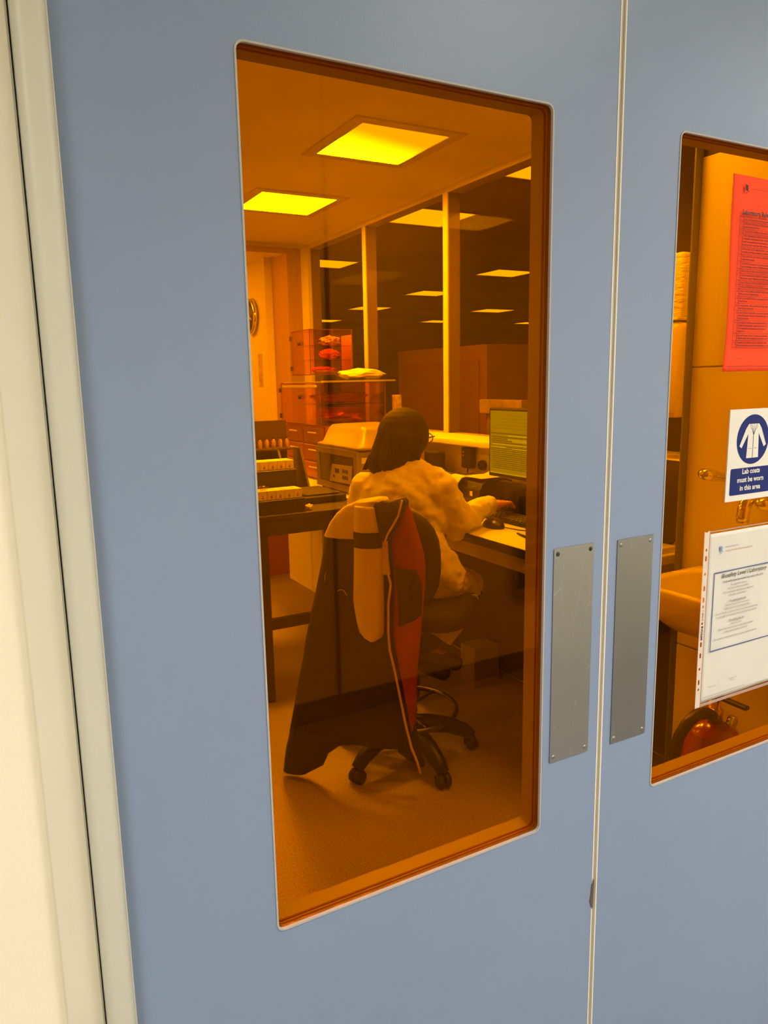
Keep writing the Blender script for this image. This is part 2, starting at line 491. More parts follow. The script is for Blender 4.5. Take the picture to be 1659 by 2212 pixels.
# light diffusers
M['L_lab'] = emis('diffuser_lab', (1.0, 0.97, 0.90), E_LAB)
M['L_side'] = emis('diffuser_lab_side', (1.0, 0.97, 0.90), E_LAB_FILL)
M['L_near'] = emis('diffuser_lab_near', (1.0, 0.97, 0.90), 13.0)
M['L_far'] = emis('diffuser_far', (1.0, 0.95, 0.85), E_FAR)
M['L_cor'] = emis('diffuser_corridor', (1.0, 0.96, 0.86), E_CORR)
M['L_pass'] = emis('diffuser_passage', (1.0, 0.92, 0.8), E_PASS)
def painted_gradient():
    """panel whose tubes light one side more strongly than the other"""
    q = NT('diffuser_uneven')
    tc = q.n('ShaderNodeTexCoord'); sp = q.n('ShaderNodeSeparateXYZ'); q.l(tc.outputs['Object'], sp.inputs[0])
    a = q.n('ShaderNodeMath', operation='MULTIPLY'); a.inputs[1].default_value = -0.25; q.l(sp.outputs[0], a.inputs[0])
    b_ = q.n('ShaderNodeMath', operation='ADD'); q.l(a.outputs[0], b_.inputs[0]); q.l(sp.outputs[1], b_.inputs[1])
    def step(lo, hi, k, typ):
        mr = q.n('ShaderNodeMapRange', interpolation_type=typ); mr.inputs['From Min'].default_value = lo; mr.inputs['From Max'].default_value = hi
        mr.inputs['To Min'].default_value = 0.0; mr.inputs['To Max'].default_value = k
        q.l(b_.outputs[0], mr.inputs['Value']); return mr
    s1 = step(-0.12, 0.06, 1.3, 'SMOOTHSTEP'); s2 = step(0.03, 0.22, E_LAB * 5.0, 'LINEAR')
    ad = q.n('ShaderNodeMath', operation='ADD'); q.l(s1.outputs[0], ad.inputs[0]); q.l(s2.outputs[0], ad.inputs[1])
    a2 = q.n('ShaderNodeMath', operation='ADD'); a2.inputs[1].default_value = 0.75; q.l(ad.outputs[0], a2.inputs[0])
    e = q.n('ShaderNodeEmission'); e.inputs[0].default_value = (1.0, 0.97, 0.90, 1); q.l(a2.outputs[0], e.inputs[1])
    q.l(e.outputs[0], q.out.inputs[0]); return q.m
M['L_uneven'] = painted_gradient()  # brightness gradient painted across the diffuser

def struct(name, b, m, parent=None, label=None):
    o = b.done(name, m, parent)
    if parent is None: tag(o, label, None, None, 'structure')
    return o

# ------------------------------------------------------------------ ceiling light panels
def ceiling_light(name, label, x0, x1, y0, y1, z, m, group, m_frame, frame=0.035):
    cx, cy = (x0 + x1) / 2, (y0 + y1) / 2
    t = thing(name, label, 'ceiling light', (cx, cy, z), 0, group)
    b = B()
    for a in ((x0 - frame, x1 + frame, y0 - frame, y0), (x0 - frame, x1 + frame, y1, y1 + frame), (x0 - frame, x0, y0, y1), (x1, x1 + frame, y0, y1)):
        b.box(a[0], a[1], a[2], a[3], z - 0.008, z + 0.004)
    b.done('light_frame', m_frame, t)
    B().box(x0, x1, y0, y1, z - 0.004, z + 0.002).done('diffuser', m, t)
    return t

# =================================================================== CORRIDOR
wx0, wx1 = -2.6, 4.4
M['archi2'] = mat('joint_strip', (0.34, 0.32, 0.28), 0.5)
struct('floor', B().box(wx0, wx1, YC - 0.1, YD + 0.04, -0.1, 0.0), M['cor_floor'], None, 'dark vinyl corridor floor')
struct('ceiling', B().box(wx0, wx1, YC - 0.1, YD + 0.04, 2.70, 2.80), M['cream'], None, 'corridor ceiling')
struct('wall_opposite', B().box(wx0, wx1, YC - 0.1, YC, 0.0, 2.70), M['cream'], None, 'corridor wall facing the doors')
struct('baseboard_opposite', B().box(wx0, wx1, YC, YC + 0.012, 0.0, 0.10), mat('skirting_grey', (0.20, 0.19, 0.175), 0.5), None, 'dark skirting of the corridor wall')
struct('trim_9', B().box(1.322, 1.336, YC, YC + 0.01, 0.10, 2.70), M['archi2'], None, 'grey vertical joint strip on the corridor wall opposite')
struct('wall_corridor_left', B().box(wx0 - 0.1, wx0, YC - 0.1, YD, 0, 2.7), M['cream'], None, 'end wall of the corridor')
struct('wall_corridor_right', B().box(wx1, wx1 + 0.1, YC - 0.1, YD, 0, 2.7), M['cream'], None, 'other end wall of the corridor')
# wall that carries the doors
XL, XR = 0.063, 1.561        # frame outer edges
b = B()
b.box(wx0, XL - 0.040, YD, YD + 0.06, 0, 2.70)
b.box(XR + 0.040, wx1, YD, YD + 0.06, 0, 2.70)
b.box(XL - 0.040, XR + 0.040, YD, YD + 0.06, 2.14, 2.70)
struct('wall_front', b, M['cream'], None, 'cream painted wall around the double doors')
b = B()
b.box(XL - 0.040, XL - 0.0015, YD - 0.008, YD + 0.05, 0, 2.14, 0.002, 1)
b.box(XR + 0.0015, XR + 0.040, YD - 0.008, YD + 0.05, 0, 2.14, 0.002, 1)
b.box(XL - 0.040, XR + 0.040, YD - 0.008, YD + 0.05, 2.14, 2.18, 0.002, 1)
struct('trim_1', b, M['archi'], None, 'beige architrave strip along the wall')
b = B()
b.box(XL, XL + 0.030, YD - 0.024, YD + 0.06, 0, 2.14, 0.009, 4, smooth=True)
b.box(XR - 0.030, XR, YD - 0.024, YD + 0.06, 0, 2.14, 0.009, 4, smooth=True)
b.box(XL + 0.030, XR - 0.030, YD - 0.024, YD + 0.06, 2.110, 2.14, 0.004, 3, smooth=True)
struct('trim_2', b, M['frame'], None, 'grey green painted door frame with a rounded edge')

# ------------------------------------------------------------------ double doors
WZ0, WZ1 = 0.820, 1.8435
DT = 0.040
def door(name, label, x0, x1, wx, pl, mplate, screw_dark):
    leaf = slab(name, M['blue'], None, [[(x0, 0.008), (x1, 0.008), (x1, 2.108), (x0, 2.108)], rrect(wx[0], wx[1], WZ0, WZ1, 0.009)], YD, DT)
    tag(leaf, label, None, None, 'structure')
    # pale lipping edges of the leaf
    bb = B()
    bb.box(x0 - 0.0006, x0 + 0.0012, YD - 0.0006, YD + DT, 0.008, 2.108)
    bb.box(x1 - 0.0012, x1 + 0.0006, YD - 0.0006, YD + DT, 0.008, 2.108)
    bb.done('edge_lipping', M['edge'], leaf)
    # glazing bead
    e = 0.0019
    ring_slab('glazing_bead', M['bead'], leaf, rrect(wx[0] - e, wx[1] + e, WZ0 - e, WZ1 + e, 0.011), rrect(wx[0] + 0.0003, wx[1] - 0.0003, WZ0 + 0.0003, WZ1 - 0.0003, 0.0087), YD - 0.0012, 0.004)
    # amber pane
    plate_slab('glass_pane', M['amber'], leaf, rrect(wx[0], wx[1], WZ0, WZ1, 0.009), YD + 0.0036, 0.005)
    # tape behind the pane and the lining of the opening
    ring_slab('glazing_tape', M['tape'], leaf, rrect(wx[0] + 0.0012, wx[1] - 0.0012, WZ0 + 0.0012, WZ1 - 0.0012, 0.008), rrect(wx[0] + 0.002, wx[1] - 0.002, WZ0 + 0.002, WZ1 - 0.002, 0.008), YD + 0.0125, 0.003)
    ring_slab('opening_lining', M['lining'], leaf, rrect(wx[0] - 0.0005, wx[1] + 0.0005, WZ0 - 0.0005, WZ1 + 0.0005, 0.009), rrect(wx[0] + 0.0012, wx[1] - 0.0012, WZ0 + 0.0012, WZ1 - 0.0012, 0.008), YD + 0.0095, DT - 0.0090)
    p = slab('push_plate', mplate, leaf, [rrect(pl[0], pl[1], pl[2], pl[3], 0.0012)], YD - 0.0016, 0.0018)
    for k, (sx, sz) in enumerate(((pl[0] + 0.007, pl[3] - 0.0085), (pl[1] - 0.007, pl[3] - 0.0085), (pl[1] - 0.007, pl[2] + 0.0085), (pl[0] + 0.007, pl[2] + 0.0085))):
        s_ = B()
        s_.lathe((sx, YD - 0.0017, sz), [(0.0001, -0.0010), (0.0022, -0.0010), (0.0034, -0.0002), (0.0034, 0.0006)], n=16, axis='Y')
        s_.box(sx - 0.0014, sx + 0.0014, YD - 0.0029, YD - 0.0024, sz - 0.0004, sz + 0.0004)
        s_.box(sx - 0.0004, sx + 0.0004, YD - 0.0029, YD - 0.0024, sz - 0.0014, sz + 0.0014)
        s_.done('screw', M['seal'] if (screw_dark and k < 2) else M['steel_dull'], p)
    return leaf
M['steel_dull'] = mat('dull_screw', (0.35, 0.34, 0.32), 0.35, metal=1.0)
door('door_1', 'left blue door leaf with tall amber vision panel', 0.0945, 0.8072, (0.2715, 0.6925), (0.7095, 0.7865, 0.925, 1.257), M['plate'], True)
door('door_2', 'right blue door leaf with notices on its amber pane', 0.8160, 1.5300, (0.9325, 1.3535), (0.8350, 0.9115, 0.923, 1.255), M['plate2'], False)
# meeting stile seal between the leaves
b = B().box(0.8085, 0.8150, YD + 0.002, YD + 0.03, 0.01, 2.10, 0.002, 3, smooth=True)
struct('trim_3', b, M['lip'], None, 'beige seal strip in the gap between the two doors')
# small chip in the lipping
b = B().poly([(0.8068, YD - 0.0012, 0.640), (0.8040, YD - 0.0012, 0.650), (0.8018, YD - 0.0012, 0.6555), (0.8040, YD - 0.0012, 0.664), (0.8050, YD - 0.0012, 0.680), (0.8078, YD - 0.0012, 0.695), (0.8100, YD - 0.0012, 0.69), (0.8092, YD - 0.0012, 0.642)], (0, 0.002, 0))
d1 = bpy.data.objects['door_1']
b.done('chipped_edge', mat('bare_chipped_wood', (0.10, 0.075, 0.06), 0.8), d1)

for i, x in enumerate((1.50, -0.9, 3.3)):
    ceiling_light('ceiling_light', ['square corridor ceiling panel above and right of the doors', 'square corridor ceiling panel above and left of the doors', 'square corridor ceiling panel farthest right'][i],
                  x - 0.29, x + 0.29, -0.84, -0.26, 2.70, M['L_cor'], 'corridor ceiling panels', M['white'])
    # added area lamp throwing light down, to brighten the lower doors
    ld = bpy.data.lights.new('louvre_light', 'AREA'); ld.shape = 'SQUARE'; ld.size = 0.56; ld.energy = CORR_W; ld.color = (1.0, 0.96, 0.88); ld.spread = math.radians(125)
    lo = bpy.data.objects.new('louvre_light', ld); COL.objects.link(lo); lo.location = (x, -0.55, 2.692)

# =================================================================== LAB ROOM
struct('floor', B().box(-1.9, XS, YD + 0.06, YF + 0.1, -0.1, 0.0), M['lab_floor'], None, 'speckled vinyl floor of the lab')
struct('ceiling', B().box(-1.9, XG + 0.09, YD + 0.06, YF + 0.1, ZC, ZC + 0.1), M['ceil'], None, 'plastered lab ceiling')
struct('wall_left', B().box(-2.0, -1.9, YD + 0.06, YF + 0.1, 0, ZC), M['lab_wall'], None, 'far left lab wall')
# wall below the glazing
struct('wall_dado', B().box(XS, XG + 0.09, 1.66, YF + 0.02, 0.0, 1.155), M['lab_wall'], None, 'lab wall under the window sill')
# sink corner: thicker wall with two hygienic panels
struct('wall_right', B().box(2.012, XG + 0.09, YD + 0.061, 1.620, 0.0, ZC), M['lab_wall'], None, 'thick lab wall behind the sink')
b = B(); b.box(2.0, 2.012, YD + 0.062, 1.62, 0.0, 1.519, 0.001, 1); b.box(2.0, 2.012, YD + 0.062, 1.62, 1.524, 2.14, 0.001, 1)
struct('trim_4', b, M['white'], None, 'two stacked white wall panels behind the sink')
b = B(); b.box(2.003, 2.012, YD + 0.062, 1.62, 2.141, 2.19)
struct('trim_5', b, M['dark'], None, 'dark strip above the white wall panels')
b = B(); b.box(1.972, 2.012, 1.6205, 1.6275, 0.0, ZC, 0.001, 1)
struct('trim_6', b, mat('post_grey', (0.13, 0.15, 0.13), 0.5), None, 'full height dark post at the end of the sink wall')

# glazed partition
M['rear_post'] = mat('brown_anodised', (0.30, 0.22, 0.15), 0.5)  # darker than the frame, painting shade onto the mullion sides
g = B()
g.box(XG, XG + 0.09, 1.6555, YF, 2.512, ZC)
win = struct('window_1', g, M['frame_white'], None, 'long interior window between the lab and the dark room beyond')
for y0, y1 in ((1.66, 1.70), (2.60, 2.65), (3.62, 3.668), (4.612, 4.658), (5.54, 5.59)):
    B().box(XG, XG + 0.012, y0, y1, 1.19, 2.512, 0.002, 1).done('mullion', M['frame_white'], win)
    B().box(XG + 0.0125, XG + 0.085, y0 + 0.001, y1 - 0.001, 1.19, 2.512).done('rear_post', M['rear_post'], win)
for y0, y1 in ((1.70, 2.60), (2.65, 3.62), (3.668, 4.612), (4.658, 5.54)):
    B().box(XG + 0.004, XG + 0.010, y0, y1, 1.19, 2.512).done('glass_pane', M['pane'], win)
B().box(2.19, XG + 0.09, 1.70, 5.589, 1.157, 1.19, 0.006, 3, smooth=True).done('window_sill', M['white'], win)

# far wall with a full height doorway
b = B()
b.box(-1.9, 1.20, YF, YF + 0.2, 0, ZC)
b.box(1.20, 2.34, YF + 0.0005, YF + 0.2, 2.48, ZC)
b.box(2.34, XG + 0.09, YF + 0.001, YF + 0.2, 0, ZC)
struct('wall_back', b, M['lab_wall'], None, 'far wall of the lab')
b = B()
b.box(2.234, 2.345, YF - 0.02, YF - 0.0005, 0, 2.51, 0.003, 1)
b.box(1.12, 2.234, YF - 0.02, YF - 0.0005, 2.47, 2.51, 0.003, 1)
b.box(1.12, 1.20, YF - 0.02, YF - 0.0005, 0, 2.47, 0.003, 1)
struct('trim_7', b, M['ply'], None, 'brown wooden architrave of the far doorway')
b = B()
b.box(2.234, 2.338, YF, 5.80, 0, 2.48)
b.box(2.262, 2.40, 5.79, 6.00, 0, 2.505)
b.box(2.262, 2.40, 6.0, 8.4, 0, 2.505)
struct('trim_8', b, mat('jamb_paint', (0.52, 0.30, 0.17), 0.5), None, 'brown jamb lining of the far doorway')
struct('baseboard_back', B().box(1.90, 2.232, 6.90, 6.912, 0, 0.12), M['white'], None, 'white skirting beyond the far doorway')
# passage beyond
struct('wall_passage', B().box(2.20, 2.262, 6.0, 8.4, 0, 2.505), M['lab_wall'], None, 'bright passage wall beyond the doorway')
struct('wall_passage_end', B().box(0.6, 2.4, 8.4, 8.5, 0, 2.505), M['lab_wall'], None, 'end wall of the passage')
struct('ceiling', B().box(0.6, 2.40, 5.79, 8.5, 2.505, 2.56), M['lab_wall'], None, 'ceiling of the passage')
struct('floor', B().box(0.6, 2.3, YF + 0.1, 8.5, -0.1, 0.0), M['lab_floor'], None, 'floor of the passage')
struct('wall_passage_left', B().box(0.5, 0.6, 5.79, 8.5, 0, 2.5), M['lab_wall'], None, 'left wall of the passage')
ceiling_light('ceiling_light', 'passage ceiling panel beyond the far doorway', 1.0, 1.5, 6.3, 7.3, 2.505, M['L_pass'], None, M['white'])

# lab ceiling lights
lab_frame = mat('light_rim', (0.66, 0.59, 0.50), 0.6)
la = ceiling_light('ceiling_light', 'lab ceiling panel nearer the doors, lit brighter along one side', 1.515, 1.945, 2.895, 3.355, ZC, M['L_uneven'], 'lab ceiling panels', lab_frame, 0.055)
ceiling_light('ceiling_light', 'lab ceiling panel farther from the doors, evenly bright', 1.525, 1.98, 4.13, 4.57, ZC, M['L_lab'], 'lab ceiling panels', lab_frame, 0.055)
ceiling_light('ceiling_light', 'lab ceiling panel just inside the double doors', 1.515, 1.945, 1.655, 2.115, ZC, M['L_near'], 'lab ceiling panels', lab_frame, 0.055)
for yy, wy in ((2.895, 'nearest row'), (4.13, 'middle row'), (5.02, 'farthest row')):  # unseen panels added to brighten the lab from the side
    for xx, wx_ in ((-1.25, 'left column'), (0.05, 'middle column')):
        ceiling_light('ceiling_light', 'lab ceiling panel out over the open floor, %s, %s' % (wy, wx_), xx, xx + 0.52, yy, yy + 0.46, ZC, M['L_side'], 'lab ceiling panels', lab_frame, 0.055)

# =================================================================== ROOM BEYOND THE GLAZING
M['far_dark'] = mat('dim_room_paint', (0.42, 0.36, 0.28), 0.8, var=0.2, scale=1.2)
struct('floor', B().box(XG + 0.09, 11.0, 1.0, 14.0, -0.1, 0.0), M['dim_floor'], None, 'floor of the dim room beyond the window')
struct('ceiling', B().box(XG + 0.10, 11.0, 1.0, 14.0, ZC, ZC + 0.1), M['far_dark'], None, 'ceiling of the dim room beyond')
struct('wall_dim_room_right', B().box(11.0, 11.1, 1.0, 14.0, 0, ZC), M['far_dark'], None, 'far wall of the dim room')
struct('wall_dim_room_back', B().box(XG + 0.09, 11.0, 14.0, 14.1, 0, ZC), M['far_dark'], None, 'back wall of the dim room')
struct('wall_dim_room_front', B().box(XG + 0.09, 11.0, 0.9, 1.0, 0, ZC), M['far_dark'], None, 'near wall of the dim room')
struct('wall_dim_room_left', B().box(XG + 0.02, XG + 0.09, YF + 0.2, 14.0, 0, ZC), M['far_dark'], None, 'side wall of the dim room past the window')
far = [(2.55, 2.97, 4.12, 4.56, 'nearest the middle window post'), (2.56, 3.00, 2.86, 3.31, 'above the right hand window bay'),
       (4.63, 5.10, 6.05, 6.45, 'second row, right of the middle post'), (4.85, 5.32, 7.80, 8.25, 'just left of the middle post'),
       (5.02, 5.52, 9.75, 10.2, 'crossing the thin left post'), (7.05, 7.60, 9.50, 9.95, 'above the wooden cupboard'),
       (2.72, 3.15, 6.15, 6.55, 'high in the left window bay'), (5.40, 5.80, 12.0, 12.45, 'lowest in the left window bay'),
       (7.40, 7.90, 11.6, 12.05, 'lowest, beside the middle post'), (9.45, 9.9, 11.5, 11.9, 'farthest right, just above the cupboard'),
       (2.56, 3.00, 1.62, 2.06, 'seen past the sink wall post')]
for x0, x1, y0, y1, wh in far:
    ceiling_light('ceiling_light', 'dim room ceiling panel ' + wh, x0, x1, y0, y1, ZC, M['L_far'], 'ceiling panels of the dim room', M['far_dark'], 0.02)

# =================================================================== BENCHES
bench = thing('lab_bench', 'long white lab bench running under the window sill', 'bench', (1.96, 3.6, 0))
B().box(1.66, XS - 0.001, 1.68, 5.50, 0.868, BZ, 0.003, 2).done('worktop', M['white'], bench)
B().box(1.654, 1.66, 1.68, 5.50, 0.866, 0.8985).done('front_edging', M['black'], bench)
b = B()
b.box(1.69, 1.715, 1.72, 5.4, 0.80, 0.867)
b.box(2.20, 2.225, 1.72, 5.4, 0.80, 0.867)
for y in (1.72, 2.95, 4.6, 5.38): b.box(1.7151, 2.1999, y, y + 0.02, 0.80, 0.867)
b.done('under_frame', mat('bench_frame_paint', (0.35, 0.29, 0.24), 0.5), bench)
for y in (1.72, 2.82, 3.82, 5.35):
    B().box(1.69, 1.715, y, y + 0.03, 0.0, 0.80, 0.002, 1).done('leg', M['grey'], bench)
    B().box(2.20, 2.225, y, y + 0.03, 0.0, 0.80, 0.002, 1).done('leg', M['grey'], bench)

B().box(2.185, 2.1995, 1.76, 3.85, 0.06, 0.799).done('back_panel', M['dark'], bench)  # dark sheet standing in for the shade under the bench
cup = thing('under_bench_cupboard', 'white cupboard hung under the long bench, seen through the dark table', 'cupboard', (1.95, 4.1, 0.24))
B().box(1.722, 2.195, 3.86, 4.42, 0.24, 0.799, 0.002, 1).done('body', M['white'], cup)
B().box(1.704, 1.7215, 4.045, 4.42, 0.24, 0.795, 0.002, 1).done('door', M['white'], cup)
B().box(1.704, 1.7215, 3.86, 4.040, 0.24, 0.795, 0.002, 1).done('door', M['white'], cup)

tab = thing('side_table', 'dark side table butting against the long bench', 'table', (1.1, 3.6, 0))
B().box(0.30, 1.652, 3.165, 4.09, 0.876, 0.90, 0.003, 2).done('tabletop', M['dark'], tab)
B().box(0.32, 1.64, 3.175, 3.195, 0.805, 0.8755).done('apron', M['dark'], tab)
B().box(0.32, 1.64, 4.05, 4.07, 0.805, 0.8755).done('apron', M['dark'], tab)
for x, y in ((1.09, 3.175), (0.34, 3.175), (0.34, 4.03)):
    B().box(x, x + 0.036, y, y + 0.036, 0.0, 0.8045).done('leg', M['dark'], tab)
B().box(0.38, 1.088, 3.176, 3.205, 0.355, 0.405).done('rail', M['dark'], tab)
B().box(1.128, 1.64, 3.176, 3.205, 0.355, 0.405).done('rail', M['dark'], tab)

# =================================================================== STOOL CHAIR
CH = math.radians(48)
CF = Vector((math.sin(CH), math.cos(CH), 0)); CR = Vector((CF.y, -CF.x, 0)); CC = Vector((1.397, 2.415, 0))
def cp(u, off, z): return CC + CR * u + CF * off + Vector((0, 0, z))
chair = thing('lab_stool_chair', 'black draughtsman chair with foot ring under the seated person', 'chair', (CC.x, CC.y, 0))
b = B()
rot = Matrix.Rotation(-CH, 3, 'Z')
t = bmesh.new()
for k in range(5):
    a = math.radians(-90 + 72 * k)
    d = Vector((math.cos(a), math.sin(a), 0))
    pts = [CC + d * r + Vector((0, 0, z)) for r, z in ((0.03, 0.135), (0.10, 0.13), (0.18, 0.115), (0.245, 0.085), (0.275, 0.06))]
    B().tube(pts, [0.040, 0.037, 0.033, 0.029, 0.024], n=12).done('base_leg', M['black'], chair)
    c = CC + d * 0.275
    s_ = Vector((-d.y, d.x, 0))
    q = B()
    for sg in (-1, 1):
        ctr = c + s_ * (0.014 * sg) + Vector((0, 0, 0.0275))
        R = Matrix(((d.x, s_.x, 0), (d.y, s_.y, 0), (0, 0, 1))).to_4x4()
        q.lathe(ctr, [(0.0005, -0.009), (0.0265, -0.009), (0.0275, -0.004), (0.0275, 0.004), (0.0265, 0.009), (0.0005, 0.009)], n=18, axis='Y', M=R)
    q.done('caster', M['black'], chair)
B().lathe(CC, [(0.034, 0.10), (0.034, 0.20), (0.026, 0.205), (0.026, 0.36), (0.018, 0.365), (0.018, 0.54)], n=20).done('gas_column', M['dark'], chair)
ring = B()
ring.tube([CC + Vector((0.205 * math.cos(2 * PI * k / 40), 0.205 * math.sin(2 * PI * k / 40), 0.205)) for k in range(40)], 0.010, n=10, closed=True)
for k in range(3):
    a = 2 * PI * k / 3 + 0.4
    ring.tube([CC + Vector((0.03 * math.cos(a), 0.03 * math.sin(a), 0.205)), CC + Vector((0.2 * math.cos(a), 0.2 * math.sin(a), 0.205))], 0.007, n=8)
ring.done('foot_ring', mat('worn_ring_metal', (0.16, 0.15, 0.14), 0.3, metal=0.9), chair)
# seat: rounded cushion
def cushion(cen, ux, uy, hx, hy, z0, z1, n=40, p=3.2):
    b = B(); rings = []
    prof = ((0.90, 0.0), (0.975, 0.12), (1.0, 0.35), (1.0, 0.6), (0.96, 0.85), (0.86, 0.97), (0.6, 1.0), (0.25, 0.985))
    for s_, h_ in prof:
        ring = []
        for k in range(n):
            a = 2 * PI * k / n
            ca, sa = math.cos(a), math.sin(a)
            rr = (abs(ca) ** p + abs(sa) ** p) ** (-1 / p)
            ring.append(b.bm.verts.new(cen + ux * (hx * s_ * rr * ca) + uy * (hy * s_ * rr * sa) + Vector((0, 0, z0 + (z1 - z0) * h_))))
        rings.append(ring)
    fs = []
    for a, c in zip(rings, rings[1:]):
        for k in range(n): fs.append(b.bm.faces.new([a[k], a[(k + 1) % n], c[(k + 1) % n], c[k]]))
    fs.append(b.bm.faces.new(list(reversed(rings[0])))); fs.append(b.bm.faces.new(rings[-1]))
    b._fin(fs, True)
    return b
cushion(cp(0.035, 0.035, 0), CR, CF, 0.245, 0.205, 0.580, 0.664).done('seat', M['black_matte'], chair)
B().box(-0.09, 0.09, -0.09, 0.09, 0.545, 0.578, 0.01, 2, M=Matrix.Translation(CC) @ Matrix.Rotation(-CH, 4, 'Z')).done('seat_mechanism', M['dark'], chair)
# backrest: tall oval pad, curved
def backrest():
    b = B(); n = 32
    def pt(s_, a, off):
        ca, sa = math.cos(a), math.sin(a)
        rr = (abs(ca) ** 2.6 + abs(sa) ** 2.6) ** (-1 / 2.6)
        u = 0.205 * s_ * rr * ca; z = 0.865 + 0.20 * s_ * rr * sa
        return cp(u, off - 0.10 + 0.45 * u * u * 1.2 - 0.145, z)
    rings = []
    for s_, off in ((0.3, 0.0), (0.8, 0.0), (0.96, 0.008), (1.0, 0.022), (0.98, 0.04), (0.9, 0.052), (0.5, 0.058), (0.15, 0.058)):
        rings.append([b.bm.verts.new(pt(s_, 2 * PI * k / n, off)) for k in range(n)])
    fs = []
    for a, c in zip(rings, rings[1:]):
        for k in range(n): fs.append(b.bm.faces.new([a[k], a[(k + 1) % n], c[(k + 1) % n], c[k]]))
    fs.append(b.bm.faces.new(list(reversed(rings[0])))); fs.append(b.bm.faces.new(rings[-1]))
    b._fin(fs, True); return b
backrest().done('backrest', M['black_matte'], chair)
B().tube([cp(0, 0.0, 0.54), cp(0, -0.16, 0.53), cp(0, -0.235, 0.56), cp(0, -0.262, 0.66), cp(0, -0.252, 0.80)], 0.016, n=8).done('back_bracket', M['dark'], chair)

# =================================================================== COAT HUNG ON THE CHAIR
coat = thing('winter_coat', 'long black coat with white shoulders and red lining hung over the chair back', 'coat', (CC.x - 0.3, CC.y - 0.25, 0))
def wr(u, z, sd=0.0):
    return noise.noise(Vector((u * 9 + sd, z * 5, sd * 1.7))) * 0.010 + noise.noise(Vector((u * 22 + sd, z * 13, 3 + sd))) * 0.004
def drape(name, m, rows, off, thick, bulge, seed=0.0, nu=18, sub=6, wamp=1.0, lean=0.0):
    """rows: (z, u_left, u_right) from top to bottom; a closed, softly bulging cloth body"""
    rr = []
    for (a, c) in zip(rows, rows[1:]):
        for k in range(sub):
            t_ = k / sub
            rr.append(tuple(a[i] + (c[i] - a[i]) * t_ for i in range(3)))
    rr.append(rows[-1])
    b = B(); front = []; back = []
    for (z, ul, ur) in rr:
        f_, k_ = [], []
        for i in range(nu + 1):
            s_ = i / nu; u = ul + (ur - ul) * s_
            prof = (max(0.0, 1 - (2 * s_ - 1) ** 2)) ** 0.5
            o = off - bulge * prof - wamp * wr(u, z, seed) * prof - lean * (1.05 - z)
            f_.append(b.bm.verts.new(cp(u, o, z)))
            k_.append(b.bm.verts.new(cp(u, off + thick * (0.25 + 0.75 * prof) - lean * (1.05 - z), z)))
        front.append(f_); back.append(k_)
    fs = []
    for A_, flip in ((front, False), (back, True)):
        for p_, q_ in zip(A_, A_[1:]):
            for i in range(nu):
                v = [p_[i], p_[i + 1], q_[i + 1], q_[i]]
                fs.append(b.bm.faces.new(v if not flip else v[::-1]))
    for p_, q_, r_, s2 in ((front[0], back[0], 0, 0), (front[-1], back[-1], 0, 0)):
        for i in range(nu): fs.append(b.bm.faces.new([p_[i], p_[i + 1], q_[i + 1], q_[i]]))
    for side in (0, nu):
        for k in range(len(front) - 1):
            fs.append(b.bm.faces.new([front[k][side], front[k + 1][side], back[k + 1][side], back[k][side]]))
    b._fin(fs, True)
    return b.done(name, m, coat)

# black body
drape('coat_body', M['cloth_black'], [(1.00, -0.170, 0.050), (0.959, -0.196, 0.047), (0.857, -0.216, 0.054), (0.74, -0.245, 0.052), (0.642, -0.270, 0.050), (0.574, -0.287, 0.054), (0.491, -0.303, 0.073), (0.408, -0.323, 0.089), (0.304, -0.346, 0.108), (0.225, -0.364, 0.128), (0.19, -0.372, 0.10)],
      -0.285, 0.02, 0.035, 1.0)
drape('coat_hem', M['cloth_black'], [(0.205, -0.368, -0.03), (0.16, -0.378, -0.165), (0.12, -0.390, -0.215), (0.068, -0.399, -0.238), (0.028, -0.405, -0.300)], -0.285, 0.02, 0.033, 1.0, nu=14)
# white yoke over the shoulder
drape('shoulder_yoke', M['cloth_white'], [(1.094, -0.040, 0.030), (1.088, -0.075, 0.036), (1.072, -0.112, 0.036), (1.045, -0.145, 0.037), (1.010, -0.172, 0.037), (0.978, -0.188, 0.037), (0.960, -0.196, 0.037)], -0.298, 0.10, 0.030, 2.0)
# front panel beside the zip
drape('front_panel', M['cloth_white'], [(1.085, 0.020, 0.062), (1.03, 0.020, 0.056), (0.99, 0.022, 0.056), (0.956, 0.022, 0.048), (0.90, 0.022, 0.050), (0.842, 0.022, 0.056)], -0.316, 0.01, 0.012, 2.6, nu=6)
# hanging sleeve: shoulder cap, dark band, cuff end
sl = drape('sleeve', M['cloth_white'], [(1.078, -0.068, 0.032), (1.03, -0.072, 0.034), (0.94, -0.074, 0.033), (0.84, -0.078, 0.031), (0.74, -0.083, 0.031), (0.70, -0.078, 0.030), (0.66, -0.071, 0.030), (0.63, -0.062, 0.028), (0.612, -0.045, 0.020), (0.604, -0.02, 0.006)], -0.318, 0.012, 0.036, 4.3, nu=14)
drape('sleeve_band', M['cloth_black'], [(0.991, -0.0745, 0.0355), (0.965, -0.0755, 0.0355), (0.937, -0.0755, 0.0350)], -0.3185, 0.012, 0.0395, 4.3, nu=14)
# collar
b = B()
col_pts = [(0.007, 1.087), (0.037, 1.100), (0.062, 1.097), (0.086, 1.097), (0.104, 1.112), (0.120, 1.108), (0.125, 1.092), (0.112, 1.063), (0.080, 1.010), (0.050, 0.958), (0.039, 0.957), (0.030, 0.985), (0.020, 1.035)]
b.poly([cp(u, -0.345, z) for u, z in col_pts], CF * 0.045)
bmesh.ops.bevel(b.bm, geom=b.bm.edges[:], offset=0.005, segments=2, affect='EDGES')
for f_ in b.bm.faces: f_.smooth = True
b.done('collar', M['cloth_black'], coat)
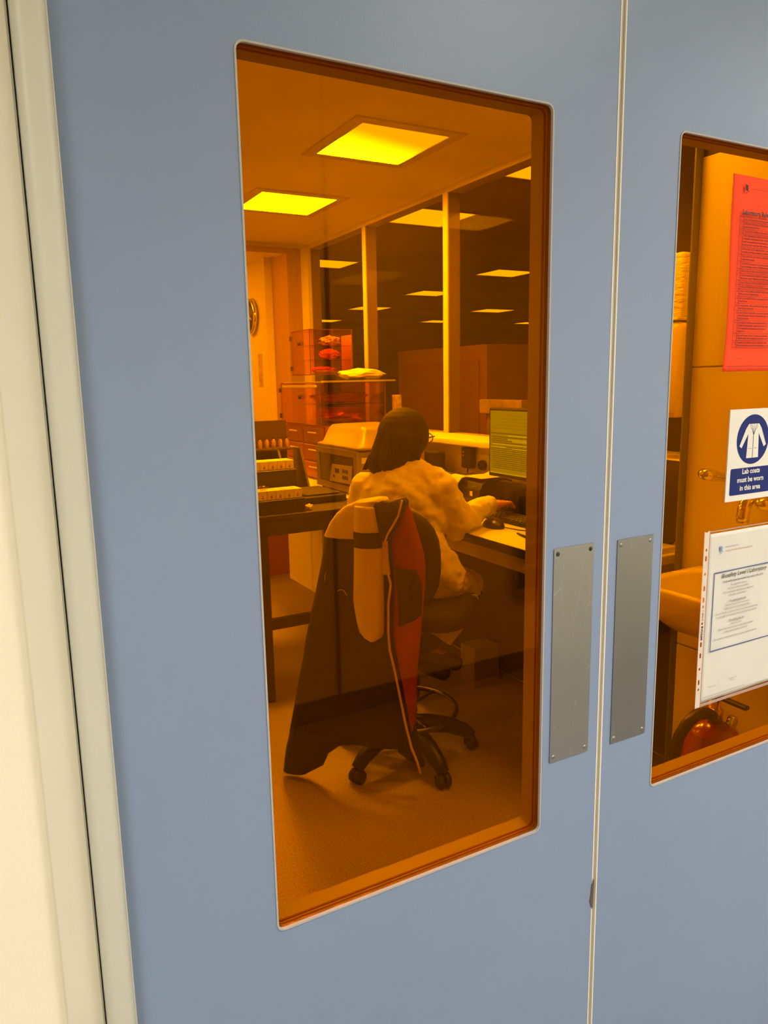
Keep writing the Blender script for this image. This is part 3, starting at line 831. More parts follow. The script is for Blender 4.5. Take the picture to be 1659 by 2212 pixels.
# red lining and its inner pocket
drape('lining', M['cloth_red'], [(1.085, 0.088, 0.112), (1.06, 0.080, 0.124), (1.01, 0.066, 0.140), (0.965, 0.052, 0.153), (0.91, 0.050, 0.168), (0.861, 0.054, 0.172), (0.80, 0.058, 0.170), (0.712, 0.052, 0.161), (0.60, 0.052, 0.150), (0.49, 0.073, 0.138), (0.368, 0.096, 0.136), (0.29, 0.112, 0.128), (0.265, 0.118, 0.124)],
      -0.285, 0.015, 0.022, 5.0, nu=12)
drape('inner_pocket', M['cloth_black'], [(0.864, 0.068, 0.152), (0.82, 0.070, 0.163), (0.76, 0.073, 0.164), (0.70, 0.076, 0.160), (0.680, 0.078, 0.140), (0.662, 0.080, 0.096)], -0.297, 0.006, 0.028, 5.0, nu=12, wamp=0.4)
# small pale emblems on the black shell
for nm, pts_ in (('chest_emblem', [(-0.138, 0.771), (-0.128, 0.777), (-0.115, 0.775), (-0.107, 0.764), (-0.102, 0.756)]), ('sleeve_emblem', [(-0.188, 0.832), (-0.194, 0.811), (-0.193, 0.794)])):
    B().tube([cp(u, -0.326 if u > -0.16 else -0.309, z) for u, z in pts_], 0.0008, n=5).done(nm, M['cloth_white'], coat)
# zip tape
zp = [(0.113, 1.108), (0.099, 1.054), (0.078, 1.018), (0.060, 0.989), (0.047, 0.956), (0.049, 0.891), (0.055, 0.842), (0.062, 0.81), (0.052, 0.742), (0.050, 0.642), (0.054, 0.574), (0.073, 0.491), (0.089, 0.406), (0.108, 0.304), (0.129, 0.219), (0.149, 0.169), (0.161, 0.126)]
pts = []
for (a, c) in zip(zp, zp[1:]):
    for k in range(4): pts.append((a[0] + (c[0] - a[0]) * k / 4, a[1] + (c[1] - a[1]) * k / 4))
pts.append(zp[-1])
B().tube([cp(u, -0.327 - (0.022 if z > 0.955 else 0.004), z) for u, z in pts], [0.0035] * 20 + [0.0042] * (len(pts) - 20), n=8).done('zip', M['zip'], coat)
# folded dark edge of the coat behind the zip low down
drape('inner_hem', M['cloth_black'], [(0.30, 0.095, 0.128), (0.22, 0.06, 0.140), (0.17, 0.06, 0.152), (0.13, 0.13, 0.162)], -0.28, 0.012, 0.02, 6.0, nu=8)

# =================================================================== PERSON
FA = math.radians(62)
PF = Vector((math.sin(FA), math.cos(FA), 0)); PR = Vector((PF.y, -PF.x, 0))
per = thing('person', 'person with black bobbed hair in a white lab coat sitting at the bench', 'person', (1.43, 2.43, 0.655))
HC = cp(-0.030, 0.150, 1.268)          # head centre
def hp(r, f_, z): return HC + PR * r + PF * f_ + Vector((0, 0, z))
neck = cp(-0.035, 0.11, 1.13)
hip = cp(0.01, 0.03, 0.735)
shR = cp(0.135, 0.10, 1.09); shL = cp(-0.195, 0.13, 1.085)
elR = Vector((1.635, 2.375, 0.965)); wrR = Vector((1.86, 2.49, 0.972))
elL = Vector((1.56, 2.82, 0.955)); wrL = Vector((1.735, 2.745, 0.950))
knR = Vector((1.74, 2.44, 0.655)); anR = Vector((1.54, 2.50, 0.40)); toR = Vector((1.640, 2.42, 0.345))
knL = Vector((1.72, 2.66, 0.655)); anL = Vector((1.50, 2.60, 0.37)); toL = Vector((1.60, 2.45, 0.30))
body = [('ell', HC, (0.078, 0.098, 0.112), Matrix.Rotation(-FA, 3, 'Z')), ('ell', hp(0, 0.035, -0.062), (0.055, 0.060, 0.062), Matrix.Rotation(-FA, 3, 'Z')),
        ('cap', hp(0, 0.085, -0.005), hp(0, 0.108, -0.028), 0.009, 0.012),      # nose
        ('cap', hp(-0.02, 0.082, -0.062), hp(0.02, 0.082, -0.062), 0.008, 0.008),  # mouth
        ('cap', hp(-0.035, 0.082, 0.022), hp(0.035, 0.082, 0.022), 0.010, 0.010),  # brow
        ('ell', hp(0.080, -0.005, -0.01), (0.010, 0.018, 0.030)), ('ell', hp(-0.080, -0.005, -0.01), (0.010, 0.018, 0.030)),  # ears
        ('cap', neck + Vector((0, 0, -0.05)), hp(0, -0.01, -0.05), 0.055, 0.050),
        ('cap', hip, neck + Vector((0, 0, -0.10)), 0.13, 0.11),
        ('cap', shL, shR, 0.05, 0.05), ('cap', shR, elR, 0.045, 0.038), ('cap', elR, wrR, 0.037, 0.026),
        ('cap', shL, elL, 0.045, 0.038), ('cap', elL, wrL, 0.037, 0.026),
        ('cap', cp(0.09, 0.06, 0.70), knR, 0.07, 0.052), ('cap', cp(-0.09, 0.06, 0.70), knL, 0.07, 0.052),
        ('cap', knR, anR, 0.05, 0.035), ('cap', knL, anL, 0.05, 0.035), ('cap', anR, toR, 0.035, 0.028), ('cap', anL, toL, 0.035, 0.028)]
def hand(wr_, d, side, up, spread=1.0, S=1.12):
    """palm and five bent fingers; d points along the fingers, side towards the thumb"""
    d = d.normalized(); side = side.normalized()
    P_ = []
    for k in range(4):
        o = side * (0.024 - 0.0155 * k)
        P_.append(('cap', wr_ + d * 0.012 + o * 0.6, wr_ + d * 0.078 + o + up * 0.004, 0.0165, 0.0115))
        L1 = (0.036, 0.041, 0.038, 0.030)[k]; L2 = (0.032, 0.036, 0.034, 0.026)[k]
        base = wr_ + d * 0.080 + o * 1.05 + up * 0.004
        sd = side * (0.10 - 0.075 * k) * spread
        mid = base + (d + sd).normalized() * L1 + up * 0.002
        tip = mid + (d + sd).normalized() * (L2 * 0.85) - up * 0.018
        P_.append(('cap', base, mid, 0.0095, 0.0085)); P_.append(('cap', mid, tip, 0.0083, 0.0068))
    tb = wr_ + d * 0.022 + side * 0.024
    tm = tb + (d * 0.7 + side * 0.8).normalized() * 0.036 - up * 0.006
    tt = tm + (d + side * 0.25).normalized() * 0.030 - up * 0.006
    P_.append(('cap', tb - d * 0.01, tm, 0.0145, 0.0105)); P_.append(('cap', tm, tt, 0.0102, 0.0082))
    return [('cap', wr_ + (p[1] - wr_) * S, wr_ + (p[2] - wr_) * S, p[3] * S, p[4] * S) for p in P_]
dR = (Vector((2.06, 2.562, 0.955)) - wrR)
body += hand(wrR, dR, Vector((-dR.y, dR.x, 0)), Vector((0, 0, 1)))
dL = Vector((0.45, -0.9, -0.04))
body += hand(wrL, dL, Vector((-0.9, -0.45, 0)), Vector((0, 0, 1)))
blob('body', M['skin'], per, body, voxel=0.0042, smooth=2)
for sg in (-1, 1):
    e = B(); e.ell(hp(0.031 * sg, 0.088, 0.0), (0.011, 0.011, 0.011), n=12); e.done('eye', M['sign_white'], per)
# hair: full bob with uneven ends
HR = Matrix.Rotation(-FA, 3, 'Z')
hair = [('ell', HC + Vector((0, 0, 0.018)) - PF * 0.018, (0.100, 0.112, 0.108), HR)]
hair += [('cap', cp(-0.075, 0.125, 1.27), cp(-0.125, 0.105, 1.175), 0.068, 0.050), ('cap', cp(-0.03, 0.075, 1.27), cp(-0.055, 0.075, 1.185), 0.070, 0.056),
         ('cap', cp(0.002, 0.11, 1.27), cp(-0.004, 0.105, 1.222), 0.070, 0.052), ('cap', cp(-0.09, 0.17, 1.26), cp(-0.12, 0.19, 1.19), 0.06, 0.045)]
for k in range(44):
    s_ = k / 43.0
    u = -0.170 + 0.212 * s_ + random.uniform(-0.004, 0.004)
    ln = 0.056 - 0.052 * s_ + random.uniform(-0.009, 0.009)
    if 0.52 < s_ < 0.60: ln -= 0.022
    top = cp(u * 0.86 - 0.006, 0.050 + 0.06 * abs(s_ - 0.45), 1.205)
    bot = cp(u - 0.010 + 0.03 * (s_ - 0.3), 0.060 + 0.05 * abs(s_ - 0.45), 1.198 - ln + 0.008 * math.sin(s_ * 9))
    hair.append(('cap', top, bot, 0.010, 0.0022))
blob('hair', M['hair'], per, hair, voxel=0.0036, smooth=1)
gl = B()
gl.tube([hp(0.083, -0.02, 0.004), hp(0.084, 0.05, 0.006), hp(0.075, 0.098, 0.006)], 0.0028, n=6)
gl.tube([hp(-0.083, -0.02, 0.004), hp(-0.084, 0.05, 0.006), hp(-0.075, 0.098, 0.006)], 0.0028, n=6)
for sg in (-1, 1):
    gl.tube([hp(sg * 0.036 + 0.026 * math.cos(2 * PI * k / 20), 0.108, -0.002 + 0.020 * math.sin(2 * PI * k / 20)) for k in range(20)], 0.0022, n=6, closed=True)
gl.tube([hp(-0.010, 0.110, 0.004), hp(0.010, 0.110, 0.004)], 0.0022, n=6)
gl.done('glasses', M['black'], per)
# lab coat
cpr = [('ell', cp(-0.03, 0.085, 0.985), (0.195, 0.120, 0.185), Matrix.Rotation(-CH, 3, 'Z')),
       ('cap', cp(-0.190, 0.11, 1.070), cp(0.128, 0.085, 1.085), 0.066, 0.066), ('cap', cp(-0.03, 0.085, 1.10), cp(-0.025, 0.100, 1.165), 0.095, 0.062), ('cap', cp(0.03, 0.09, 1.14), cp(0.12, 0.09, 1.10), 0.055, 0.060),
       ('ell', cp(-0.01, 0.035, 0.80), (0.195, 0.140, 0.19), Matrix.Rotation(-CH, 3, 'Z')),
       ('cap', cp(-0.215, 0.10, 1.02), cp(-0.200, 0.10, 0.90), 0.050, 0.055),
       ('cap', cp(0.13, 0.09, 1.065), elR + Vector((-0.01, 0, -0.005)), 0.066, 0.060), ('cap', elR + Vector((-0.01, 0, -0.015)), wrR - Vector((0.03, 0.015, 0)), 0.060, 0.043),
       ('cap', wrR - Vector((0.03, 0.015, 0.0)), wrR + Vector((0.008, 0.004, 0.0)), 0.044, 0.040),
       ('cap', elR + Vector((-0.03, -0.01, 0.02)), elR + Vector((-0.02, -0.005, -0.055)), 0.050, 0.040),
       ('cap', cp(-0.20, 0.12, 1.06), elL, 0.064, 0.055), ('cap', elL, wrL - Vector((0.01, 0, 0)), 0.055, 0.044),
       ('cap', cp(0.10, 0.06, 0.735), knR + Vector((-0.03, 0, 0.0)), 0.098, 0.070), ('cap', cp(-0.09, 0.06, 0.735), knL, 0.095, 0.070),
       ('cap', cp(0.08, 0.02, 0.84), cp(0.16, 0.06, 0.74), 0.10, 0.08)]
blob('lab_coat', M['coat'], per, cpr, voxel=0.0075, smooth=5, disp=0.030, dscale=0.055)
# the coat tail that hangs beside the seat
b = B()
tail = [(0.046, 0.60), (0.16, 0.66), (0.265, 0.66), (0.272, 0.617), (0.235, 0.555), (0.198, 0.500), (0.159, 0.446), (0.10, 0.482), (0.046, 0.512)]
b.poly([cp(u, 0.10 + 0.3 * u * u, z) for u, z in tail], CF * 0.012)
b.done('coat_tail', M['coat'], per)
# shoes and trousers
blob('trousers', M['black_matte'], per, [('cap', cp(0.09, 0.10, 0.69), knR - Vector((0.02, 0, 0.02)), 0.075, 0.060), ('cap', knR - Vector((0.02, 0, 0.02)), anR, 0.060, 0.046), ('cap', cp(-0.09, 0.10, 0.69), knL, 0.075, 0.060), ('cap', knL, anL, 0.060, 0.046)], voxel=0.008, smooth=3)
blob('shoe', M['black'], per, [('cap', anR + Vector((-0.02, 0.015, -0.015)), toR, 0.045, 0.034), ('cap', anR, anR + Vector((0, 0, 0.03)), 0.042, 0.040)], voxel=0.006, smooth=3)
blob('shoe', M['black'], per, [('cap', anL + Vector((-0.02, 0.015, -0.015)), toL, 0.045, 0.034), ('cap', anL, anL + Vector((0, 0, 0.03)), 0.042, 0.040)], voxel=0.006, smooth=3)


# =================================================================== NOTICES ON THE RIGHT DOOR PANE
GY = YD + 0.0034      # outer face of the pane
# red laboratory rules sheet in a plastic sleeve
rx0, rz0, rz1 = 1.0545, 1.503, 1.800
def curl(x, z): return GY - 0.0022 - 0.0030 * (0.5 + 0.5 * math.sin((z - rz0) * 21)) * max(0.0, 1 - (x - rx0) / 0.05)
def sheet(name, m, x0, x1, z0, z1, yfun, edge=None, nx=24, nz=40, th=0.0006):
    b = B(); A_ = []
    for dy in (0, th):
        g_ = []
        for j in range(nz + 1):
            z = z0 + (z1 - z0) * j / nz
            row = []
            for i in range(nx + 1):
                x = x0 + (x1 - x0) * i / nx
                if edge: x += edge(z) * (1 - i / nx)
                row.append(b.bm.verts.new((x, yfun(x, z) + dy, z)))
            g_.append(row)
        A_.append(g_)
    fs = []
    for g_, fl in zip(A_, (False, True)):
        for j in range(nz):
            for i in range(nx):
                v = [g_[j][i], g_[j][i + 1], g_[j + 1][i + 1], g_[j + 1][i]]
                fs.append(b.bm.faces.new(v[::-1] if fl else v))
    for j in range(nz):
        for i in (0, nx): fs.append(b.bm.faces.new([A_[0][j][i], A_[0][j + 1][i], A_[1][j + 1][i], A_[1][j][i]]))
    for i in range(nx):
        for j in (0, nz): fs.append(b.bm.faces.new([A_[0][j][i], A_[0][j][i + 1], A_[1][j][i + 1], A_[1][j][i]]))
    b._fin(fs, True)
    return b.done(name, m)
red = sheet('rules_notice', M['redpaper'], rx0, rx0 + 0.210, rz0, rz1, curl, edge=lambda z: -0.0015 + 0.0025 * math.sin((z - rz0) * 12))
settle(red, (rx0 + 0.105, GY - 0.003, rz0))
tag(red, 'bright red rules notice with a numbered table taped to the right door pane', 'notice')
RY = GY - 0.0066
rules = ['Only authorised personnel may enter the laboratory.', 'Visitors in areas such as laboratories must', 'be escorted at all times.', 'The minimum standard of Personal Protective',
         'Use of headphones within your lab area. The', 'computer rooms and all other writing areas', 'under no operational circumstances. If used,', 'must be used, never use with gloves on.',
         'Work must not be started unless a valid risk', 'includes activities, procedures, manual handling', 'Pay attention to any warning notices displayed', 'equipment manual.',
         'Chemicals introduced to the laboratory must', 'and undertaken under a COSHH assessment.', 'Unless they are safe and secured by suitable', 'All cuts and abrasions should be covered before',
         'laboratory work.  Report all accidents, injuries', 'Use of sharps should be avoided wherever', 'Follow individual laboratory cleaning request', 'Follow good hygiene practices, washing hands',
         'lab coats on a frequent basis.', 'All waste material must be disposed of in spec', 'bins / areas.', 'Loose clothing, hair, jewellery and ties must',
         'tied back or removed.', 'Lone working or carrying out work in the lab', 'permitted other than by arrangement with your', 'risk assessment.', 'Any faults or deficiencies associated with the',
         'should be immediately reported to your line', 'is the exception, the fault should be clearly', 'aware of it.', 'Lab staff should engage in training programme', 'requirements, risk assessments and report any',
         'Hepatitis B vaccination may be required, each', 'Department manager and recommendation made']
groups = [1, 2, 1, 4, 2, 2, 2, 1, 2, 1, 1, 2, 2, 2, 3, 4, 2, 2]
zt, zb = 1.7385, 1.5405
tot = sum(g + 0.45 for g in groups); lh = (zt - zb) / tot
lines = []
text('title_text', M['ink'], red, RY, [('Laboratory Rules', rx0 + 0.0195, 1.7425, 0.0096, 'LEFT', 0.00034)])
lines.append(('University Department of Biomedical Science', rx0 + 0.036, 1.7800, 0.0024)); lines.append(('Page 1 of 1', rx0 + 0.053, 1.7560, 0.0028))
tb = B(); z = zt; li = 0
tb.box(rx0 + 0.0140, rx0 + 0.198, RY - 0.0002, RY, zt - 0.0002, zt + 0.0003)
for gi, g_ in enumerate(groups):
    lines.append((str(gi + 1) + '.', rx0 + 0.0165, z - lh * 1.0, lh * 0.80, 'LEFT', 0.00005))
    for r_ in range(g_):
        lines.append((rules[li], rx0 + 0.0245, z - lh * (1.0 + r_), lh * 0.90, 'LEFT', 0.00012)); li += 1
    z -= lh * (g_ + 0.45)
    tb.box(rx0 + 0.0140, rx0 + 0.198, RY - 0.0002, RY, z - 0.0002, z + 0.0003)
for xx in (rx0 + 0.0140, rx0 + 0.0226, rx0 + 0.198): tb.box(xx - 0.0002, xx + 0.0003, RY - 0.0002, RY, z, zt)
lines.append(('Non-controlled', rx0 + 0.0195, 1.5225, 0.0028)); lines.append(('Reviewed on: 2023-10-02 Ref: NU-04-07/23 COAT-HR. 08. - Exempt printed material', rx0 + 0.0050, 1.5100, 0.0030, 'LEFT', 0.00008))
tb.done('table_rules', M['redink'], red)
text('printed_text', M['redink'], red, RY, lines)
b = B()
def crest(b, x, z, s_, y):
    pts = [(x + s_ * a, y, z + s_ * c) for a, c in ((-0.55, 0.95), (0.0, 1.0), (0.45, 0.75), (0.5, 0.1), (0.35, -0.45), (0.05, -0.62), (-0.35, -0.4), (-0.5, 0.15))]
    b.poly(pts, (0, -0.0002, 0))
    b.poly([(x - 0.8 * s_, y, z + 1.0 * s_), (x - 0.6 * s_, y, z + 1.15 * s_), (x + 0.75 * s_, y, z - 0.75 * s_), (x + 0.6 * s_, y, z - 0.8 * s_)], (0, -0.0004, 0))
    b.poly([(x, y, z - 0.8 * s_), (x + 0.2 * s_, y, z - 1.05 * s_), (x, y, z - 1.35 * s_), (x - 0.2 * s_, y, z - 1.05 * s_)], (0, -0.0002, 0))
crest(b, rx0 + 0.0265, 1.7800, 0.0058, RY)
b.done('crest', M['redink'], red)

# lab coat sign
sx0, sx1, sz0, sz1 = 1.0810, 1.2050, 1.2885, 1.4415
sign = plate_slab('coat_sign', M['sign_white'], None, rrect(sx0, sx1, sz0, sz1, 0.001), GY - 0.0018, 0.0016)
settle(sign, ((sx0 + sx1) / 2, GY - 0.001, sz0))
tag(sign, 'white and blue sign saying lab coats must be worn, on the right door pane', 'sign')
SY = GY - 0.0022
cxs, czs = (sx0 + sx1) / 2, 1.3905
disc = plate_slab('blue_disc', M['sign_blue'], sign, [(cxs + 0.0415 * math.cos(2 * PI * k / 64), czs + 0.0415 * math.sin(2 * PI * k / 64)) for k in range(64)], SY, 0.0004)
plate_slab('text_panel', M['sign_blue'], sign, rrect(sx0 + 0.0095, sx1 - 0.0095, 1.2985, 1.3435, 0.0035), SY, 0.0004)
def cx_(pts): return [(cxs + a, SY - 0.0003, czs + c) for a, c in pts]
b = B()
b.poly(cx_([(-0.013, 0.026), (-0.0005, 0.026), (-0.0005, -0.0310), (-0.0155, -0.0310), (-0.0135, 0.010), (-0.0290, -0.0135), (-0.0345, -0.0100), (-0.0200, 0.018)]), (0, 0.0002, 0))
b.poly(cx_([(0.013, 0.026), (0.0200, 0.018), (0.0345, -0.0100), (0.0290, -0.0135), (0.0135, 0.010), (0.0155, -0.0310), (0.0005, -0.0310), (0.0005, 0.026)]), (0, 0.0002, 0))
b.done('coat_symbol', M['sign_white'], sign)
b = B()
for sg in (-1, 1):
    for (a, c) in (((0.0095, 0.026), (0.0075, 0.0185)), ((0.0075, 0.0185), (0.0045, 0.0175)), ((0.0050, 0.0175), (0.0005, 0.0080)), ((0.0060, 0.0255), (0.0005, 0.0100)), ((0.0030, -0.0150), (0.0110, -0.0150))):
        b.tube([(cxs + sg * a[0], SY - 0.0004, czs + a[1]), (cxs + sg * c[0], SY - 0.0004, czs + c[1])], 0.00028, n=5)
b.box(cxs - 0.0005, cxs + 0.0005, SY - 0.0006, SY, czs - 0.031, czs + 0.010)
b.done('coat_outline', M['sign_blue'], sign)
text('sign_text', M['sign_white'], sign, SY - 0.0002, [('Lab coats', cxs, 1.3335, 0.0122, 'CENTER', 0.00030), ('must be worn', cxs, 1.3195, 0.0122, 'CENTER', 0.00030), ('in this area', cxs, 1.3055, 0.0122, 'CENTER', 0.00030)])

# white notice in a punched pocket
px0, pz0, pz1 = 1.0330, 0.9350, 1.2440
pk = B()
pocket_root = thing('pocket_notice', 'white notice with a blue box in a punched plastic pocket on the right door pane', 'notice', (px0 + 0.115, GY - 0.001, pz0))
PY = GY - 0.0040
def oval(cx, cz, rx_, rz_, n=20): return [(cx + rx_ * math.cos(2 * PI * k / n), cz + (rz_ - rx_) * (1 if math.sin(2 * PI * k / n) > 0 else -1) * (abs(math.sin(2 * PI * k / n)) > 1e-6) + rx_ * math.sin(2 * PI * k / n)) for k in range(n)]
strip_c = px0 + 0.0062
hz = [(1.2130, 0), (1.1985, 1), (1.1720, 0), (1.1470, 1), (1.1270, 1), (1.0860, 0), (1.0490, 1), (1.0290, 1), (1.0050, 0), (0.9810, 1), (0.9680, 0)]
outl = [[(px0, pz0), (px0 + 0.0118, pz0), (px0 + 0.0118, pz1 + 0.001), (px0 + 0.006, pz1 - 0.0015), (px0, pz1)]]
for z, o_ in hz: outl.append(oval(strip_c, z, 0.0021, 0.0048 if o_ else 0.0026))
slab('punched_strip', M['pocket'], pocket_root, outl, PY, 0.0008)
pap = sheet('paper', M['paper'], px0 + 0.0140, px0 + 0.2240, pz0 + 0.0065, pz0 + 0.3035, lambda x, z: PY + 0.0010 - 0.0008 * math.sin(z * 30 + x * 20) * math.sin(x * 35), th=0.0006)
pap.data.transform(WM['pocket_notice'].inverted()); pap.parent = pocket_root
plate_slab('weld_line', M['pocket_edge'], pocket_root, [(px0 + 0.0120, pz0), (px0 + 0.0137, pz0), (px0 + 0.0137, pz1), (px0 + 0.0120, pz1)], PY - 0.0001, 0.0008)
b = B(); b.box(px0 + 0.0138, px0 + 0.2275, PY - 0.0001, PY + 0.0007, pz0, pz0 + 0.0050); b.box(px0 + 0.0138, px0 + 0.2275, PY - 0.0001, PY + 0.0007, pz1 - 0.0022, pz1 - 0.0004)
b.done('pocket_edge', M['pocket_edge'], pocket_root)
TY = PY - 0.0008
b = B()
bx0, bx1, bz0, bz1 = 1.0625, 1.2400, 1.0320, 1.1700
for a in ((bx0, bx1, bz1 - 0.0008, bz1 + 0.0008), (bx0, bx1, bz0 - 0.0008, bz0 + 0.0008), (bx0 - 0.0008, bx0 + 0.0008, bz0, bz1), (bx1 - 0.0008, bx1 + 0.0008, bz0, bz1)):
    b.box(a[0], a[1], TY, TY + 0.0003, a[2], a[3])
b.done('blue_border', M['ink_blue'], pocket_root)
cxp = 1.1270
I = 0.25
text('title_text', M['ink'], pocket_root, TY, [('Biosafety Level I Laboratory', 1.0810, 1.1590, 0.0105, 'LEFT', 0.00006, I), ('Only authorised personnel may enter this area', 1.0850, 1.1500, 0.0056, 'LEFT', 0.00002, I)])
text('body_text', M['ink_grey'], pocket_root, TY, [(t_, cxp, z_, sz_, 'CENTER', bo_, I) for t_, z_, sz_, bo_ in (
    ('No unauthorised entry', 1.1430, 0.0046, 0), ('No food or drink is permitted', 1.1370, 0.0046, 0), ('Cover any broken skin before starting work', 1.1310, 0.0046, 0), ('No open toed footwear', 1.1250, 0.0046, 0),
    ('On entering this lab:', 1.1135, 0.0056, 0.0001), ('Staff and visitors must wash hands', 1.1075, 0.0046, 0), ('White lab coats to be fastened fully', 1.1015, 0.0046, 0),
    ('Once in the lab, all personnel must wear protective clothing', 1.0950, 0.0046, 0), ('It is strongly recommended that all personnel are trained', 1.0890, 0.0046, 0),
    ('On exiting the lab:', 1.0785, 0.0056, 0.0001), ('Remove gloves', 1.0725, 0.0046, 0), ('Remove lab coat and hang on the hooks provided', 1.0660, 0.0046, 0), ('Always wash hands upon leaving', 1.0600, 0.0046, 0),
    ('Do not wear contaminated items or gloves outside of the lab', 1.0500, 0.0046, 0), ('Document owner', 1.1270 - 0.1560, 0.0030, 0), ('Version 1', 1.1270 - 0.1600, 0.0030, 0))] +
    [('Non-controlled', 1.0640, 0.9665, 0.0030), ('Reviewed on 2023-10-02 Ref: NU-04-07. Exempt printed material uncontrolled when printed', 1.0520, 0.9500, 0.0029), ('University Department', 1.0870, 1.2120, 0.0034)])
text('red_header', M['ink_red'], pocket_root, TY, [('Faculty of Health and Life Sciences: Biomedical', 1.0900, 1.2050, 0.0036, 'LEFT', 0.0001)])
b = B(); crest(b, 1.0755, 1.2095, 0.0058, TY); b.done('crest', M['crest'], pocket_root)
text('maker_mark', M['ink'], pocket_root, PY - 0.0002, [('IMPEGA', strip_c + 0.0020, 1.0565, 0.0062, 'LEFT', 0.00022, 0, PI / 2), ('317944', strip_c + 0.0016, 1.0910, 0.0046, 'LEFT', 0.00010, 0, PI / 2), ('PP', strip_c + 0.0016, 1.1135, 0.0046, 'LEFT', 0.00010, 0, PI / 2)])
b = B()
b.box(strip_c - 0.0018, strip_c + 0.0022, PY - 0.0003, PY, 1.0785, 1.0815)
tri = [(strip_c + 0.0014, 1.1070), (strip_c + 0.0014, 1.1105), (strip_c - 0.0018, 1.10875)]
b.tube([(p[0], PY - 0.0001, p[1]) for p in tri], 0.00022, n=5, closed=True)
b.done('recycling_mark', M['ink'], pocket_root)

# =================================================================== SINK CORNER
sink = thing('wash_basin', 'white ceramic hand basin on the panelled wall beside the door', 'sink', (1.84, 1.28, 0.60))
def basin():
    b = B(); n = 48
    def loop(x0, x1, y0, y1, z, r):
        r = min(r, (x1 - x0) / 2 - 0.001, (y1 - y0) / 2 - 0.001)
        return [b.bm.verts.new((p[0], p[1], z)) for p in rrect(x0, x1, y0, y1, r, 8)]
    L = []
    L.append(loop(1.80, 1.985, 1.12, 1.44, 0.735, 0.09))
    L.append(loop(1.73, 1.990, 1.07, 1.49, 0.765, 0.09))
    L.append(loop(1.678, 1.993, 1.035, 1.518, 0.815, 0.06))
    L.append(loop(1.663, 1.996, 1.022, 1.530, 0.870, 0.045))
    L.append(loop(1.660, 1.998, 1.018, 1.534, 0.893, 0.040))
    L.append(loop(1.664, 1.998, 1.022, 1.530, 0.900, 0.038))
    L.append(loop(1.676, 1.955, 1.036, 1.512, 0.900, 0.050))
    L.append(loop(1.684, 1.948, 1.044, 1.500, 0.890, 0.055))
    L.append(loop(1.700, 1.935, 1.070, 1.480, 0.820, 0.070))
    L.append(loop(1.760, 1.900, 1.180, 1.380, 0.775, 0.060))
    fs = []
    for a, c in zip(L, L[1:]):
        for k in range(len(a)): fs.append(b.bm.faces.new([a[k], a[(k + 1) % len(a)], c[(k + 1) % len(a)], c[k]]))
    fs.append(b.bm.faces.new(list(reversed(L[0])))); fs.append(b.bm.faces.new(L[-1]))
    b._fin(fs, True); return b
basin().done('bowl', mat('white_ceramic', (0.85, 0.80, 0.72), 0.15, spec=0.6), sink)
B().lathe((1.83, 1.28, 0.775), [(0.0, 0.004), (0.018, 0.004), (0.022, 0.001), (0.022, 0.0)], n=18).done('drain', M['steel'], sink)
tap = thing('wall_tap', 'chrome wall tap with two long elbow levers above the basin', 'tap', (1.999, 1.28, 1.16))
b = B(); b.tube([(1.998, 1.28, 1.165), (1.90, 1.28, 1.167), (1.855, 1.28, 1.165), (1.832, 1.28, 1.155), (1.820, 1.28, 1.138), (1.817, 1.28, 1.115), (1.817, 1.28, 1.102)], 0.017, n=16)
b.lathe((1.817, 1.28, 1.095), [(0.0125, 0.0), (0.0155, 0.001), (0.0155, 0.010)], n=16)
b.done('spout', M['steel'], tap)
b = B(); b.tube([(1.985, 1.18, 1.165), (1.985, 1.38, 1.165)], 0.020, n=16)
b.done('mixer_body', M['steel'], tap)
def lever(y, z, tilt):
    b = B(); pts = [(1.975, y, z - 0.035), (1.93, y, z - 0.030), (1.895, y, z - 0.022), (1.865, y, z - 0.013), (1.840, y, z - 0.006), (1.825, y, z - 0.002), (1.816, y, z)]
    for i, (p, q_) in enumerate(zip(pts, pts[1:])): pass
    rs = [0.013, 0.016, 0.019, 0.023, 0.025, 0.019, 0.007]
    b.tube(pts, rs, n=12)
    bmesh.ops.scale(b.bm, vec=(1, 1, 0.75), verts=b.bm.verts, space=Matrix.Translation((-1.87, -y, -(z - 0.01))))
    return b
lever(1.42, 1.222, 0).done('elbow_lever', M['steel'], tap)
lever(1.235, 1.160, 0).done('elbow_lever', M['steel'], tap)
vc = thing('basin_cupboard', 'white cupboard standing under the hand basin', 'cupboard', (1.95, 1.26, 0))
B().box(1.905, 1.995, 0.99, 1.54, 0.08, 0.725, 0.003, 2).done('body', M['white'], vc)
B().box(1.89, 1.9045, 0.995, 1.535, 0.085, 0.655, 0.002, 1).done('door', M['white'], vc)
B().box(1.89, 1.9045, 0.995, 1.535, 0.660, 0.720, 0.002, 1).done('drawer', M['white'], vc)
B().box(1.93, 1.995, 1.00, 1.53, 0.0, 0.0795).done('plinth', M['dark'], vc)
EX = (1.556, 1.14)
ex = thing('fire_extinguisher', 'red fire extinguisher with black hose standing inside by the right door', 'fire extinguisher', (EX[0], EX[1], 0))
b = B().lathe((EX[0], EX[1], 0.0), [(0.055, 0.0), (0.080, 0.004), (0.085, 0.02), (0.085, 0.52), (0.082, 0.555), (0.068, 0.585), (0.066, 0.592), (0.060, 0.612), (0.058, 0.618), (0.034, 0.632), (0.024, 0.64)], n=36)
b.done('cylinder', mat('extinguisher_red', (0.26, 0.004, 0.003), 0.22, coat=0.5), ex)
b = B().lathe((EX[0], EX[1], 0.6405), [(0.021, 0.0), (0.021, 0.03), (0.016, 0.034), (0.014, 0.06)], n=18)
b.tube([(EX[0], EX[1], 0.668), (EX[0] - 0.03, EX[1] - 0.02, 0.668)], 0.013, n=10)
